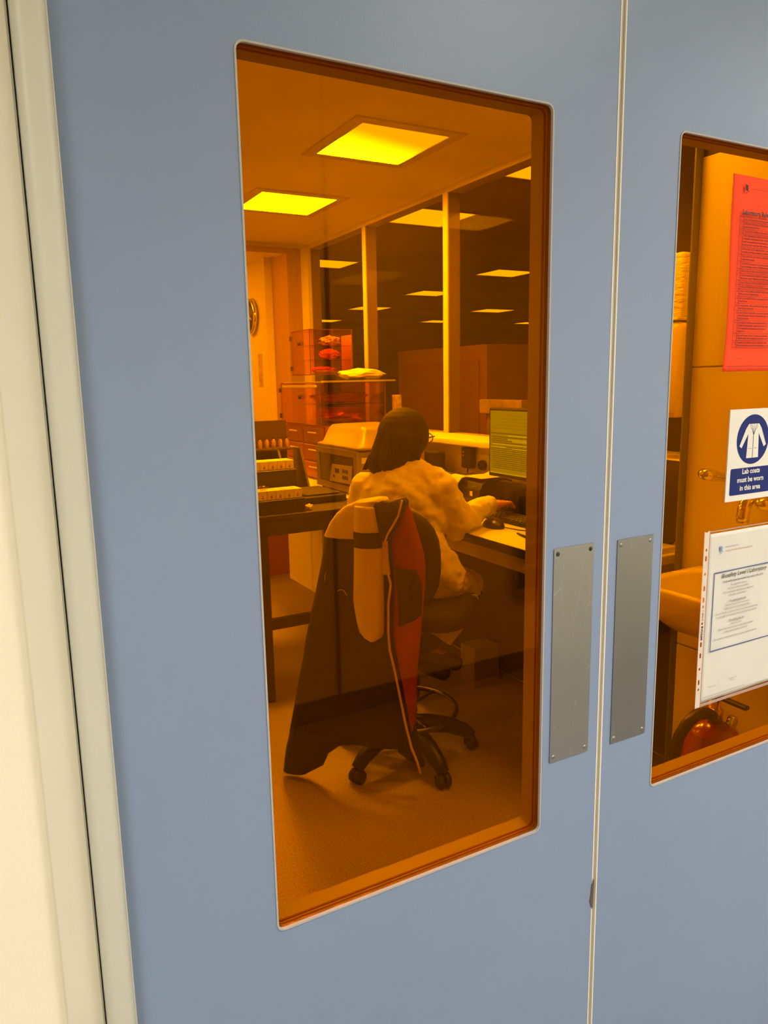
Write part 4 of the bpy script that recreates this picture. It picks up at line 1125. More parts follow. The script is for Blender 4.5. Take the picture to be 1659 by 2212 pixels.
b.done('valve', mat('brass', (0.6, 0.42, 0.15), 0.3, metal=1.0), ex)
b = B(); b.box(EX[0] - 0.008, EX[0] + 0.009, 1.05, 1.15, 0.702, 0.712, 0.003, 2)
b.done('handle', M['black'], ex)
B().lathe((EX[0] + 0.005, 1.098, 0.655), [(0.0, -0.012), (0.014, -0.012), (0.016, -0.008), (0.016, 0.0)], n=18, axis='Y').done('pressure_gauge', M['steel'], ex)
hz_ = [(1.525, 1.12, 0.668), (1.502, 1.12, 0.682), (1.462, 1.12, 0.686), (1.432, 1.12, 0.672), (1.412, 1.125, 0.641), (1.403, 1.13, 0.582), (1.410, 1.13, 0.50), (1.430, 1.13, 0.40), (1.46, 1.12, 0.30)]
B().tube(hz_, 0.014, n=12).done('hose', M['black'], ex)
esg = plate_slab('extinguisher_chart', mat('chart_board', (0.42, 0.36, 0.30), 0.5), None, [(2.30, 0.40), (2.72, 0.40), (2.72, 0.95), (2.30, 0.95)], YC + 0.0125, 0.004)
tag(esg, 'pale notice board with a green grid on the wall opposite the doors', 'notice board')
b = B()
for k in range(4): b.box(2.33, 2.69, YC + 0.017, YC + 0.018, 0.44 + 0.125 * k, 0.54 + 0.125 * k)
b.done('grid_panel', mat('chart_green', (0.04, 0.12, 0.05), 0.6), esg)

# towel dispenser behind the post
M['disp'] = mat('dispenser_shell', (0.80, 0.72, 0.58), 0.25)
dsp = thing('towel_dispenser', 'large white roll towel dispenser with rounded top behind the dark post', 'dispenser', (2.31, 1.98, 1.345))
B().box(2.205, 2.405, 1.850, 2.16, 1.345, 1.685, 0.030, 4, smooth=True).done('shell', M['disp'], dsp)
B().box(2.196, 2.206, 1.885, 2.125, 1.37, 1.50, 0.006, 2).done('window_panel', mat('dispenser_window', (0.32, 0.20, 0.12), 0.2), dsp)
pl_ = B().box(2.235, 2.40, 1.87, 2.06, 1.7015, 1.925, 0.012, 3, smooth=True).done('towel_pack', mat('wrapped_paper', (0.84, 0.78, 0.66), 0.5, bump=1.0, bscale=30, stretch=(1, 1, 3)))
settle(pl_, (2.32, 1.96, 1.7015)); tag(pl_, 'plastic wrapped white paper towel pack above the dispenser', 'towel pack')
shf = B().box(2.21, 2.409, 1.862, 2.15, 1.690, 1.700, 0.002, 1).done('small_shelf', M['white'])
settle(shf, (2.31, 2.0, 1.690)); tag(shf, 'small white shelf between the towel pack and dispenser', 'shelf')

# =================================================================== THINGS ON THE BENCH, NEAR END
pc = thing('computer_tower', 'black computer tower on the near end of the bench', 'computer', (2.08, 1.93, BZ))
B().box(1.965, 2.165, 1.78, 2.12, BZ + 0.006, 1.20, 0.006, 2).done('case', M['black'], pc)
B().lathe((2.02, 1.779, 1.00), [(0.030, -0.003), (0.036, -0.003), (0.036, 0.001), (0.030, 0.001)], n=28, axis='Y').done('fan_ring', M['grey'], pc)
for x in (1.975, 2.145):
    for y in (1.79, 2.09): B().box(x, x + 0.015, y, y + 0.02, BZ, BZ + 0.0055).done('foot', M['black'], pc)
wb = B().box(1.90, 2.07, 1.700, 1.765, BZ, BZ + 0.020, 0.002, 1).done('white_box', M['white'])
settle(wb, (1.985, 1.73, BZ)); tag(wb, 'thin white box at the very end of the bench beside the computer tower', 'box')

mon = thing('monitor', 'black monitor showing a yellowish spreadsheet on the bench', 'monitor', (2.03, 2.42, BZ))
B().box(2.008, 2.040, 2.155, 2.690, 1.068, 1.372, 0.006, 2).done('housing', M['black'], mon)
scr = B().box(2.0055, 2.0082, 2.170, 2.675, 1.084, 1.359).done('screen', emis('screen_glow', (0.62, 1.0, 0.6), 0.27), mon)
M['s_line'] = emis('screen_line_dark', (0.6, 0.9, 0.6), 0.14); M['s_hi'] = emis('screen_line_light', (0.6, 1.0, 0.8), 0.50)
b = B(); bh = B()
b.box(2.0048, 2.0055, 2.170, 2.675, 1.259, 1.264)
random.seed(5)
for k in range(5): b.box(2.0050, 2.0055, 2.18, 2.665 - 0.02 * k, 1.283 + 0.014 * k, 1.2842 + 0.014 * k)
for k in range(17): b.box(2.0050, 2.0055, 2.175, 2.665, 1.108 + 0.0085 * k, 1.1122 + 0.0085 * k)
for k in range(9): b.box(2.0049, 2.0055, 2.19 + 0.053 * k, 2.192 + 0.053 * k, 1.105, 1.250)
for y0, y1, z0 in ((2.17, 2.55, 1.2515), (2.20, 2.52, 1.228), (2.17, 2.66, 1.212), (2.56, 2.665, 1.200), (2.17, 2.52, 1.197), (2.17, 2.675, 1.086), (2.40, 2.55, 1.235)): bh.box(2.0046, 2.0053, y0, y1, z0, z0 + 0.004)
b.done('screen_rows', M['s_line'], scr); bh.done('screen_highlights', M['s_hi'], scr)
B().box(2.0795, 2.095, 2.40, 2.46, BZ + 0.0125, 1.15, 0.004, 1).done('stand', M['black'], mon)
B().box(2.0405, 2.0794, 2.40, 2.46, 1.10, 1.15, 0.002, 1).done('bracket', M['black'], mon)
B().box(2.0795, 2.20, 2.31, 2.55, BZ, BZ + 0.012, 0.004, 2).done('base', M['black'], mon)
for o in (): pass

kb = thing('keyboard', 'black keyboard under the right hand of the person', 'keyboard', (1.95, 2.44, BZ))
kb.rotation_euler = (0, 0, 0)
B().box(1.90, 2.02, 2.20, 2.60, BZ + 0.001, BZ + 0.018, 0.004, 2).done('case', M['black'], kb)
b = B()
for r_ in range(5):
    for k in range(16): b.box(1.905 + 0.022 * r_, 1.905 + 0.022 * r_ + 0.018, 2.21 + 0.0242 * k, 2.21 + 0.0242 * k + 0.020, BZ + 0.0182, BZ + 0.024, 0.002, 1)
b.done('keys', M['dark'], kb)
kb.children[-1]['kind'] = 'stuff'
ms = thing('computer_mouse', 'black computer mouse near the edge of the bench below the sleeve', 'mouse', (1.815, 2.395, BZ))
mm = B(); mm.ell((1.815, 2.395, BZ + 0.006), (0.036, 0.058, 0.030), n=24)
bmesh.ops.bisect_plane(mm.bm, geom=mm.bm.verts[:] + mm.bm.edges[:] + mm.bm.faces[:], plane_co=(0, 0, BZ + 0.0005), plane_no=(0, 0, -1), clear_outer=True)
bmesh.ops.holes_fill(mm.bm, edges=mm.bm.edges[:])
mm.done('shell', M['black'], ms)
B().tube([(1.825, 2.340, BZ + 0.008), (1.85, 2.28, BZ + 0.004), (1.88, 2.20, BZ + 0.004), (1.90, 2.12, BZ + 0.004)], 0.0022, n=6).done('cable', M['black'], ms)
pen = B().tube([(1.800, 2.225, BZ + 0.006), (1.785, 2.16, BZ + 0.006), (1.775, 2.10, BZ + 0.006)], [0.003, 0.0055, 0.0055], n=8).done('pen', M['black'])
settle(pen, (1.785, 2.16, BZ)); tag(pen, 'black pen lying near the front edge of the bench', 'pen')

dk = B().box(2.044, 2.078, 2.17, 2.66, BZ, 1.045, 0.006, 2)
print_dock = dk.done('dock', M['black'])
settle(print_dock, (2.06, 2.41, BZ)); tag(print_dock, 'long black dock standing under the monitor', 'dock')
pr = thing('label_printer', 'black rounded label printer with white labels coming out behind the sleeve', 'printer', (2.06, 2.82, BZ))
b = B(); n = 14
prof = [(1.96, BZ + 0.002), (1.96, BZ + 0.06), (1.968, BZ + 0.10), (1.985, BZ + 0.128), (2.01, BZ + 0.143), (2.11, BZ + 0.147), (2.15, BZ + 0.135), (2.16, BZ + 0.11), (2.16, BZ + 0.002)]
b.poly([(x, 2.70, z) for x, z in prof], (0, 0.26, 0))
b.done('body', M['black'], pr)
B().poly([(2.005, 2.84, BZ + 0.1500), (1.965, 2.84, BZ + 0.145), (1.940, 2.84, BZ + 0.120), (1.936, 2.84, BZ + 0.065), (1.940, 2.84, BZ + 0.065), (1.944, 2.84, BZ + 0.118), (1.967, 2.84, BZ + 0.1425), (2.005, 2.84, BZ + 0.1475)], (0, 0.11, 0)).done('label_strip', M['paper'], pr)
B().box(1.9585, 1.9598, 2.745, 2.765, BZ + 0.070, BZ + 0.092).done('sticker', M['white'], pr)
b = B()
for k in range(3): b.lathe((1.972, 2.732 + 0.012 * k, BZ + 0.112), [(0.0, -0.003), (0.003, -0.003), (0.003, 0.004)], n=8, axis='X')
b.done('buttons', M['grey'], pr)
sh = B(); sh.poly([(1.985, 2.71, BZ + 0.150), (2.10, 2.71, BZ + 0.151), (2.20, 2.71, BZ + 0.180), (2.20, 2.71, BZ + 0.1815), (2.10, 2.71, BZ + 0.1525), (1.985, 2.71, BZ + 0.1515)], (0, 0.14, 0))
sh = sh.done('paper_sheet', M['paper']); settle(sh, (2.08, 2.78, BZ + 0.150)); tag(sh, 'white paper lying curled on top of the label printer', 'paper')
bag = blob('black_pouch', M['black'], None, [('ell', (2.13, 3.16, BZ + 0.066), (0.065, 0.15, 0.066)), ('cap', (2.13, 3.06, BZ + 0.06), (2.13, 3.24, BZ + 0.085), 0.055, 0.05)], voxel=0.008, smooth=3)
settle(bag, (2.13, 3.16, BZ)); tag(bag, 'rounded black pouch on the bench behind the label printer', 'pouch')
scn = B().box(2.13, 2.20, 3.33, 3.46, BZ, BZ + 0.215, 0.008, 2).done('black_box', M['black']); settle(scn, (2.16, 3.4, BZ)); tag(scn, 'small upright black device beside the head of the person', 'device')
tub = thing('clear_tub', 'shallow round tub with pale label beside the hand', 'tub', (2.02, 2.62, BZ))
tub.location = (1.975, 2.640, BZ)
WM[tub.name] = Matrix.Translation(Vector(tub.location))
B().lathe((1.975, 2.640, BZ), [(0.0, 0.002), (0.046, 0.002), (0.050, 0.006), (0.052, 0.060), (0.055, 0.060), (0.055, 0.066), (0.048, 0.066), (0.047, 0.008)], n=28, cap=False).done('wall', M['acrylic_clear'], tub)
B().lathe((1.975, 2.640, BZ), [(0.0505, 0.012), (0.0527, 0.048)], n=28, cap=False).done('label_band', mat('peach_label', (0.75, 0.42, 0.30), 0.6), tub)
random.seed(3)
def crumple(name, m, c, r, amp, label, cat, flat=1.0):
    b = B(); t = bmesh.new(); bmesh.ops.create_icosphere(t, subdivisions=3, radius=1.0)
    for v in t.verts:
        k = 1 + amp * noise.noise(v.co * 2.1 + Vector(c) * 7) + amp * 0.6 * noise.noise(v.co * 5 + Vector(c))
        v.co = Vector((v.co.x * r[0], v.co.y * r[1], v.co.z * r[2])) * k
    zmin = min(v.co.z for v in t.verts)
    for v in t.verts: v.co = v.co + Vector(c) - Vector((0, 0, zmin))
    b.merge(t, False)
    o = b.done(name, m); settle(o, c); tag(o, label, cat); return o
M['foil'] = mat('crinkled_foil', (0.75, 0.72, 0.66), 0.3, metal=0.7, bump=0.5, bscale=50)
crumple('foil_wrapper', M['foil'], (2.110, 2.655, BZ + 0.0), (0.030, 0.020, 0.036), 0.6, 'crumpled foil wrapper standing behind the fingertips', 'wrapper')
cb = B()
for k in range(5):
    ph = k * 1.3; pts = [(2.030 + 0.006 * math.sin(ph + t_ * 2.2) + 0.002 * k, 2.68 - 0.014 * t_ - 0.003 * k, BZ + 0.012 + 0.05 * abs(math.sin(t_ * 1.1 + ph))) for t_ in range(8)]
    cb.tube(pts, 0.0032, n=6)
cb = cb.done('cable_tangle', M['black']); settle(cb, (2.034, 2.62, BZ)); tag(cb, 'tangle of dark cables under the monitor', 'cables', None, 'stuff')

# wall sockets
so = thing('wall_socket', 'white double socket plate on the wall below the sill', 'socket', (XS - 0.006, 3.11, 1.03))
B().box(XS - 0.010, XS - 0.0005, 3.00, 3.24, 1.030, 1.118, 0.003, 2).done('faceplate', M['white'], so)
ad = thing('power_adapter', 'black upright power adapter plugged in below the sill', 'adapter', (XS - 0.04, 3.10, 1.04))
B().box(XS - 0.060, XS - 0.011, 3.13, 3.20, 1.040, 1.150, 0.008, 3, smooth=True).done('body', M['black'], ad)
B().tube([(XS - 0.04, 3.165, 1.045), (XS - 0.045, 3.165, 1.00), (XS - 0.05, 3.15, 0.93), (XS - 0.06, 3.10, 0.906)], 0.004, n=6).done('cable', M['black'], ad)
b = B()
for z in (1.12, 1.105): b.box(XS - 0.0612, XS - 0.060, 3.175, 3.185, z, z + 0.006)
b.done('indicator_lamps', M['redpaper'], ad)
pg = B().lathe((XS - 0.0405, 3.065, 1.062), [(0.010, 0.0), (0.022, 0.004), (0.026, 0.012), (0.026, 0.029)], n=20, axis='X').done('plug', M['black'])
settle(pg, (XS - 0.011, 3.065, 1.062)); tag(pg, 'round black plug beside the power adapter', 'plug')

# =================================================================== BENCH, FAR END: OVEN AND ACRYLIC CABINETS
M['oven'] = mat('oven_enamel', (0.26, 0.22, 0.18), 0.34, spec=0.5)
M['oven_dark'] = mat('oven_front', (0.10, 0.085, 0.07), 0.25)
ov = thing('shaker_oven', 'grey bench incubator with a domed lid and a slanted control panel inside', 'incubator', (1.92, 3.66, BZ))
B().box(1.72, 2.12, 3.41, 3.93, BZ + 0.012, BZ + 0.235, 0.006, 2).done('body', M['oven'], ov)
b = B()
for a in ((1.706, 1.7195, 3.41, 3.93, BZ + 0.205, BZ + 0.238), (1.706, 1.7195, 3.41, 3.93, BZ + 0.014, BZ + 0.045), (1.706, 1.7195, 3.41, 3.45, BZ + 0.0455, BZ + 0.2045), (1.706, 1.7195, 3.89, 3.93, BZ + 0.0455, BZ + 0.2045)):
    b.box(*a)
b.done('front_frame', M['oven'], ov)
B().box(1.7120, 1.7195, 3.4505, 3.8895, BZ + 0.0455, BZ + 0.2045).done('front_window', M['oven_dark'], ov)
cpn = B().poly([(1.7112, 3.49, BZ + 0.060), (1.7112, 3.76, BZ + 0.052), (1.7112, 3.72, BZ + 0.150), (1.7112, 3.47, BZ + 0.158)], (-0.003, 0, 0)).done('control_panel', mat('control_panel_grey', (0.48, 0.44, 0.38), 0.4), ov)
for r_ in range(2):
    for k in range(3): B().box(1.7068, 1.7081, 3.525 + 0.024 * k, 3.540 + 0.024 * k, BZ + 0.078 + 0.034 * r_, BZ + 0.098 + 0.034 * r_).done('key', M['dark'], cpn)
B().box(1.7068, 1.7081, 3.63, 3.68, BZ + 0.105, BZ + 0.130).done('display', M['dark'], cpn); B().box(1.7068, 1.7081, 3.69, 3.705, BZ + 0.080, BZ + 0.092).done('switch', M['dark'], cpn)
b = B(); Lr = []
for x0, x1, y0, y1, z, r in ((1.712, 2.12, 3.405, 3.935, 1.142, 0.02), (1.712, 2.12, 3.405, 3.935, 1.156, 0.02), (1.735, 2.10, 3.425, 3.915, 1.165, 0.03), (1.760, 2.08, 3.450, 3.885, 1.240, 0.035), (1.775, 2.07, 3.465, 3.87, 1.258, 0.03), (1.80, 2.05, 3.49, 3.84, 1.262, 0.03)):
    Lr.append([b.bm.verts.new((p[0], p[1], z)) for p in rrect(x0, x1, y0, y1, r, 5)])
fs = []
for a, c in zip(Lr, Lr[1:]):
    for k in range(len(a)): fs.append(b.bm.faces.new([a[k], a[(k + 1) % len(a)], c[(k + 1) % len(a)], c[k]]))
fs.append(b.bm.faces.new(list(reversed(Lr[0])))); fs.append(b.bm.faces.new(Lr[-1]))
b._fin(fs, True)
b.done('lid', M['oven'], ov)
B().box(1.735, 1.775, 3.4085, 3.4098, BZ + 0.175, BZ + 0.205).done('sticker', M['white'], ov)
for x in (1.74, 2.09):
    for y in (3.43, 3.90): B().lathe((x, y, BZ), [(0.012, 0.0), (0.012, 0.0118)], n=10).done('foot', M['black'], ov)

def cabinet(name, label, x0, x1, y0, y1, z0, z1, shelves, tint):
    t = thing(name, label, 'cabinet', ((x0 + x1) / 2, (y0 + y1) / 2, z0))
    th = 0.006
    for a in ((x0, x1, y0, y0 + th, z0, z1), (x0, x1, y1 - th, y1, z0, z1), (x1 - th, x1, y0 + th, y1 - th, z0, z1), (x0, x1 - th, y0 + th, y1 - th, z0, z0 + th), (x0, x1 - th, y0 + th, y1 - th, z1 - th, z1)):
        B().box(*a).done('panel', tint, t)
    d_ = B().box(x0 - 0.012, x0 - 0.004, y0 + 0.004, y1 - 0.004, z0 + 0.01, z1 - 0.01, 0.002, 1).done('door', tint, t)
    b = B(); b.lathe((x0 - 0.024, y0 + (y1 - y0) * 0.42, z1 - 0.085), [(0.0, -0.004), (0.012, -0.004), (0.014, 0.0), (0.014, 0.010), (0.006, 0.012)], n=16, axis='X')
    b.done('knob', M['black'], d_)
    b = B()
    e = 0.004
    for (ya, yb) in ((y0, y0 + e), (y1 - e, y1)):
        for (xa, xb) in ((x0 - 0.001, x0 + e), (x1 - e, x1 + 0.001)): b.box(xa, xb, ya - 0.001, yb + 0.001, z0, z1)
    for z in (z0, z1 - e): 
        b.box(x0, x1, y0 - 0.002, y0 + 0.001, z, z + e); b.box(x0, x1, y1 - 0.001, y1 + 0.002, z, z + e); b.box(x0 - 0.002, x0 + 0.001, y0, y1, z, z + e)
    b.done('frame_edges', mat(name + '_edge', (0.16, 0.045, 0.02), 0.3), t)
    for k in range(2): B().box(x0 - 0.016, x0 - 0.002, y1 - 0.014, y1 + 0.002, z0 + 0.03 + k * (z1 - z0 - 0.09), z0 + 0.06 + k * (z1 - z0 - 0.09), 0.002, 1).done('hinge', M['dark'], t)
    for z in shelves: B().box(x0 + 0.002, x1 - 0.007, y0 + 0.007, y1 - 0.007, z, z + 0.005).done('shelf', M['acrylic_red'], t)
    return t
AC = M['acrylic_red']
cabinet('acrylic_cabinet', 'lower amber acrylic storage cabinet on the bench behind the incubator', 1.80, 2.24, 4.06, 4.69, 1.235, 1.492, (1.36,), AC)
cabinet('acrylic_cabinet', 'upper amber acrylic storage cabinet stacked on the lower one', 1.90, 2.20, 4.42, 4.72, 1.5395, 1.825, (1.63, 1.72), AC)
tr = B(); tr.box(1.83, 2.30, 4.04, 4.72, 1.4925, 1.498); tr.box(1.80, 2.30, 4.035, 4.041, 1.4925, 1.503)
tr = tr.done('tray', M['foil']); settle(tr, (2.05, 4.4, 1.4925)); tag(tr, 'thin metal tray lying on top of the lower acrylic cabinet', 'tray')
pd_ = B().box(1.89, 2.22, 4.40, 4.72, 1.4985, 1.539, 0.004, 1).done('plastic_riser', M['acrylic_clear']); settle(pd_, (2.05, 4.56, 1.4985)); tag(pd_, 'clear plastic riser between the two acrylic cabinets', 'riser')
cabt = bpy.data.objects['acrylic_cabinet']
B().box(1.776, 1.7875, 4.065, 4.60, 1.462, 1.476, 0.003, 2).done('top_strip', M['foil'], cabt)
# base drawers under the lower cabinet
dr = thing('drawer_stack', 'red tinted plastic drawer stack under the lower acrylic cabinet', 'drawers', (2.0, 4.37, BZ))
B().box(1.83, 2.24, 4.06, 4.69, BZ, 1.234, 0.003, 1).done('case', mat('red_brown_case', (0.32, 0.06, 0.03), 0.3), dr)
for k in range(3):
    for j in range(2):
        y0 = 4.075 + 0.305 * j
        f_ = B().box(1.8155, 1.829, y0, y0 + 0.295, BZ + 0.012 + 0.107 * k, BZ + 0.108 + 0.107 * k, 0.003, 1).done('drawer', mat('drawer_front_%d%d' % (k, j), (0.42 - 0.08 * k, 0.10 - 0.02 * k, 0.05), 0.25), dr)
        B().box(1.806, 1.8154, y0 + 0.08, y0 + 0.21, BZ + 0.072 + 0.107 * k, BZ + 0.080 + 0.107 * k, 0.002, 1).done('drawer_pull', M['foil'], f_)
# contents of the cabinets
M['redbag'] = mat('red_plastic_bag', (0.72, 0.10, 0.05), 0.4, bump=0.5, bscale=40)
M['palebag'] = mat('pale_plastic_bag', (0.72, 0.60, 0.44), 0.4, bump=0.6, bscale=35, var=0.25, scale=20)
crumple('red_pouch', M['redbag'], (2.07, 4.50, 1.6355), (0.07, 0.05, 0.030), 0.35, 'red plastic pouch leaning on the middle shelf of the upper cabinet', 'pouch')
crumple('red_packet', M['redbag'], (2.03, 4.52, 1.5458), (0.08, 0.06, 0.022), 0.4, 'flat red packet on the floor of the upper cabinet', 'packet')
crumple('clear_packet', M['palebag'], (2.10, 4.55, 1.7255), (0.06, 0.05, 0.030), 0.6, 'pale crinkled packet on the top shelf of the upper cabinet', 'packet')
crumple('red_wrapping', M['redbag'], (2.03, 4.30, 1.3655), (0.17, 0.14, 0.030), 0.4, 'long red wrapping on the shelf of the lower cabinet', 'wrapping')
crumple('red_cloth', M['redbag'], (2.02, 4.28, 1.2415), (0.15, 0.12, 0.045), 0.5, 'red bundle on the floor of the lower cabinet', 'bundle')
b = B().box(2.255, 2.268, 4.55, 4.70, 1.56, 1.80, 0.002, 1)
st = b.done('paper_strip', M['palebag'])
st.data.transform(Matrix.Translation((0, 0, 0))); settle(st, (2.26, 4.62, 1.56)); tag(st, 'crinkled yellowish sheet standing behind the upper acrylic cabinet', 'sheet')
# stand carries it: narrow holder on the tray
crumple('padded_bag', mat('padded_envelope', (0.80, 0.70, 0.48), 0.5, bump=0.5, bscale=30, var=0.1), (2.13, 4.16, 1.5035), (0.150, 0.10, 0.034), 0.25, 'puffy pale bag lying on the lower cabinet beside the upper one', 'bag')
zb = B().box(2.250, 2.262, 3.895, 3.995, BZ, BZ + 0.51, 0.003, 1).done('clear_bag', mat('zip_bag', (0.40, 0.30, 0.16), 0.4, var=0.5, scale=30)); settle(zb, (2.254, 3.95, BZ)); tag(zb, 'tall thin bag standing against the wall beside the lower cabinet', 'bag')

# =================================================================== THINGS ON THE SIDE TABLE
def stand(name, label, x0, x1, y0, y1, h):
    t = thing(name, label, 'stand', ((x0 + x1) / 2, (y0 + y1) / 2, BZ))
    B().box(x0, x1, y0, y1, BZ, BZ + h, 0.002, 1).done('body', M['black'], t)
    B().box(x0 + 0.02, x0 + 0.09, y0 - 0.0015, y0 - 0.0002, BZ + h * 0.35, BZ + h * 0.42).done('pull_slot', M['dark'], t)
    return t
stand('carton_stand', 'low black stand at the table edge holding the front row of cartons', 1.00, 1.322, 3.19, 3.31, 0.066)
stand('carton_stand', 'taller black stand holding the rear row of cartons', 1.00, 1.342, 3.33, 3.47, 0.186)
M['carton'] = mat('white_carton', (0.84, 0.76, 0.62), 0.55)
M['carton_mark'] = mat('carton_emblem', (0.40, 0.20, 0.10), 0.6)
def carton(x, y, z, label, group, first=[None]):
    if first[0] is None:
        t = thing('carton', label, 'carton', (x, y, z), 0, group)
        B().box(x - 0.0205, x + 0.0205, y - 0.045, y + 0.045, z, z + 0.044, 0.002, 1).done('box', M['carton'], t)
        b = B(); b.lathe((x, y - 0.0452, z + 0.013), [(0.0, -0.0006), (0.0055, -0.0006), (0.0055, 0.0)], n=12, axis='Y'); b.poly([(x - 0.0035, y - 0.0458, z + 0.017), (x + 0.0035, y - 0.0458, z + 0.017), (x, y - 0.0458, z + 0.026)], (0, 0.0006, 0))
        b.done('emblem', M['carton_mark'], t)
        first[0] = t
        return t
    return copy_tree(first[0], (x, y, z), label, group)
ordn = ['rightmost', 'second from the right', 'third from the right', 'fourth from the right', 'fifth from the right']
for k in range(5): carton(1.290 - 0.0430 * k, 3.2455, BZ + 0.0665, 'white carton with a small emblem, %s in the front row' % ordn[k], 'cartons in the front row')
for k in range(5): carton(1.310 - 0.0430 * k, 3.385, BZ + 0.1865, 'white carton with a small emblem, %s in the rear row' % ordn[k], 'cartons in the rear row')
crumple('film_wrap', M['acrylic_clear'], (1.12, 3.215, BZ + 0.111), (0.03, 0.022, 0.010), 0.6, 'scrap of clear film lying on the front row of cartons', 'film')
crumple('tissue', M['paper'], (1.345, 3.215, BZ), (0.022, 0.020, 0.012), 0.5, 'small white tissue at the table edge beside the low stand', 'tissue')
tr2 = thing('black_tray', 'flat black tray with tools on the dark table', 'tray', (1.50, 3.52, BZ))
B().box(1.385, 1.62, 3.36, 3.70, BZ, BZ + 0.035, 0.006, 2).done('base', M['black'], tr2)
B().box(1.41, 1.60, 3.40, 3.66, BZ + 0.0355, BZ + 0.045, 0.004, 1).done('lid', M['dark'], tr2)
# dark rack with bottles behind the cartons
rk = thing('bottle_shelf', 'dark wooden shelf unit with slanted sides at the left of the acrylic cabinets', 'shelf', (1.42, 3.95, BZ))
M['rackwood'] = mat('dark_rack', (0.07, 0.035, 0.02), 0.6)
B().box(1.15, 1.565, 4.02, 4.035, BZ, BZ + 0.385).done('back_panel', M['rackwood'], rk)
B().box(1.15, 1.565, 3.90, 4.019, BZ + 0.225, BZ + 0.235).done('shelf', M['rackwood'], rk)
B().poly([(1.60, 3.80, BZ), (1.60, 4.019, BZ), (1.60, 4.019, BZ + 0.23), (1.60, 3.92, BZ + 0.23)], (0.012, 0, 0)).done('side_panel', M['oven_dark'], rk)
B().poly([(1.46, 3.76, BZ), (1.46, 4.019, BZ), (1.46, 4.019, BZ + 0.23), (1.46, 3.90, BZ + 0.23)], (0.012, 0, 0)).done('side_panel', M['oven_dark'], rk)
B().poly([(1.30, 3.76, BZ), (1.30, 4.019, BZ), (1.30, 4.019, BZ + 0.23), (1.30, 3.90, BZ + 0.23)], (0.012, 0, 0)).done('side_panel', M['oven_dark'], rk)
M['bottle'] = mat('bottle_plastic', (0.55, 0.36, 0.22), 0.35)
bt0 = None
for k in range(5):
    x = 1.375 + 0.040 * k; z = BZ + 0.2355
    lb = 'small pale bottle on the dark shelf unit, %s' % ['leftmost', 'second from the left', 'middle one', 'second from the right', 'rightmost'][k]
    if bt0 is None:
        bt0 = thing('bottle', lb, 'bottle', (x, 3.94, z), 0, 'bottles on the dark shelf unit')
        B().lathe((x, 3.94, z), [(0.009, 0.0), (0.011, 0.003), (0.011, 0.040), (0.006, 0.048), (0.005, 0.052)], n=14).done('bottle_body', M['bottle'], bt0)
        B().lathe((x, 3.94, z), [(0.006, 0.0522), (0.006, 0.062), (0.005, 0.064)], n=12).done('cap', M['dark'], bt0)
    else: copy_tree(bt0, (x, 3.94, z), lb)

# =================================================================== UNDER THE BENCH
rb = B().box(1.62, 2.10, 5.405, 5.565, 0.0, 0.40, 0.004, 1).done('red_crate', mat('dull_red_crate', (0.40, 0.07, 0.04), 0.6)); settle(rb, (1.86, 5.48, 0)); tag(rb, 'dull red crate on the floor by the far wall, seen under the dark table', 'crate')
bxs = B().box(2.02, 2.17, 2.81, 2.93, 0.0, 0.20, 0.003, 1).done('cardboard_box', mat('pale_board', (0.30, 0.25, 0.20), 0.8)); settle(bxs, (2.09, 2.87, 0)); tag(bxs, 'small pale cardboard box on the floor under the bench', 'box')
fb = B().box(1.74, 1.86, 3.12, 3.42, 0.0, 0.40, 0.003, 1).done('waste_bin', M['dark']); settle(fb, (1.8, 3.27, 0)); tag(fb, 'dark bin under the bench behind the feet of the person', 'bin')

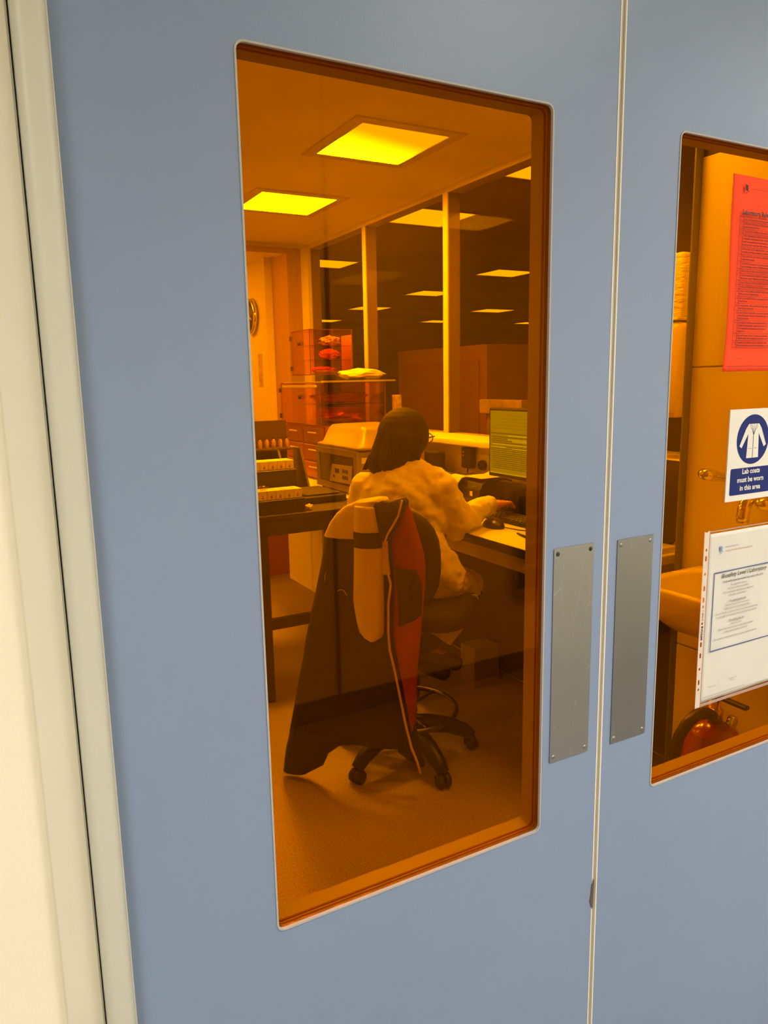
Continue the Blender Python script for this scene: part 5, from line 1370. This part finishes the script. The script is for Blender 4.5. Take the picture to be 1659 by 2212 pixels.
# =================================================================== PASSAGE WALL
ck = thing('wall_clock', 'round chrome framed clock on the passage wall beyond the doorway', 'clock', (2.185, 6.33, 2.06))
Mx = Matrix.Identity(4)
B().lathe((2.199, 6.33, 2.06), [(0.135, 0.0), (0.150, -0.010), (0.150, -0.035), (0.138, -0.045), (0.128, -0.036)], n=40, axis='X', cap=False).done('rim', M['steel'], ck)
B().lathe((2.199, 6.33, 2.06), [(0.0, -0.034), (0.130, -0.034), (0.130, -0.0)], n=40, axis='X').done('dial', M['dark'], ck)
hd = B(); hd.tube([(2.163, 6.33, 2.06), (2.163, 6.37, 2.12)], 0.005, n=6); hd.tube([(2.163, 6.33, 2.06), (2.163, 6.27, 2.03)], 0.006, n=6)
hd.done('hands', M['white'], ck)
stk = B().box(2.1965, 2.1998, 6.14, 6.24, 1.46, 1.74).done('wall_notice', mat('faded_notice', (0.68, 0.50, 0.34), 0.6, var=0.4, scale=25)); settle(stk, (2.198, 6.19, 1.46)); tag(stk, 'faded patterned notice on the passage wall below the clock', 'notice')

# =================================================================== ROOM BEYOND
wd = thing('wooden_cupboard', 'large reddish brown cupboard in the dim room beyond the window', 'cupboard', (3.7, 5.2, 0))  # solid stand-in for a cabinet mirrored in the partition glass
M['cupwood'] = mat('cupboard_wood', (0.40, 0.20, 0.10), 0.6, var=0.15, scale=3)
B().box(3.41, 4.0, 4.60, 5.93, 0.0, 1.75, 0.004, 1).done('body', M['cupwood'], wd)
B().box(3.392, 3.4095, 4.68, 5.85, 0.1, 1.64, 0.003, 1).done('door', mat('cupboard_door', (0.33, 0.15, 0.07), 0.6), wd)
rk2 = thing('bottle_rack', 'pale rack of small bottles in the dim room before the cupboard', 'rack', (3.0, 3.9, 0))
B().box(2.90, 3.25, 3.60, 4.30, 0, 1.10, 0.003, 1).done('cabinet_base', M['cupwood'], rk2)
B().box(2.98, 3.06, 3.66, 4.10, 1.27, 1.36, 0.003, 1).done('upper_box', M['palebag'], rk2)
b = B()
for k in range(8): b.lathe((3.02, 3.68 + 0.052 * k, 1.101), [(0.014, 0.0), (0.014, 0.12), (0.008, 0.14), (0.008, 0.165)], n=10)
b.done('bottle_row', M['bottle'], rk2)
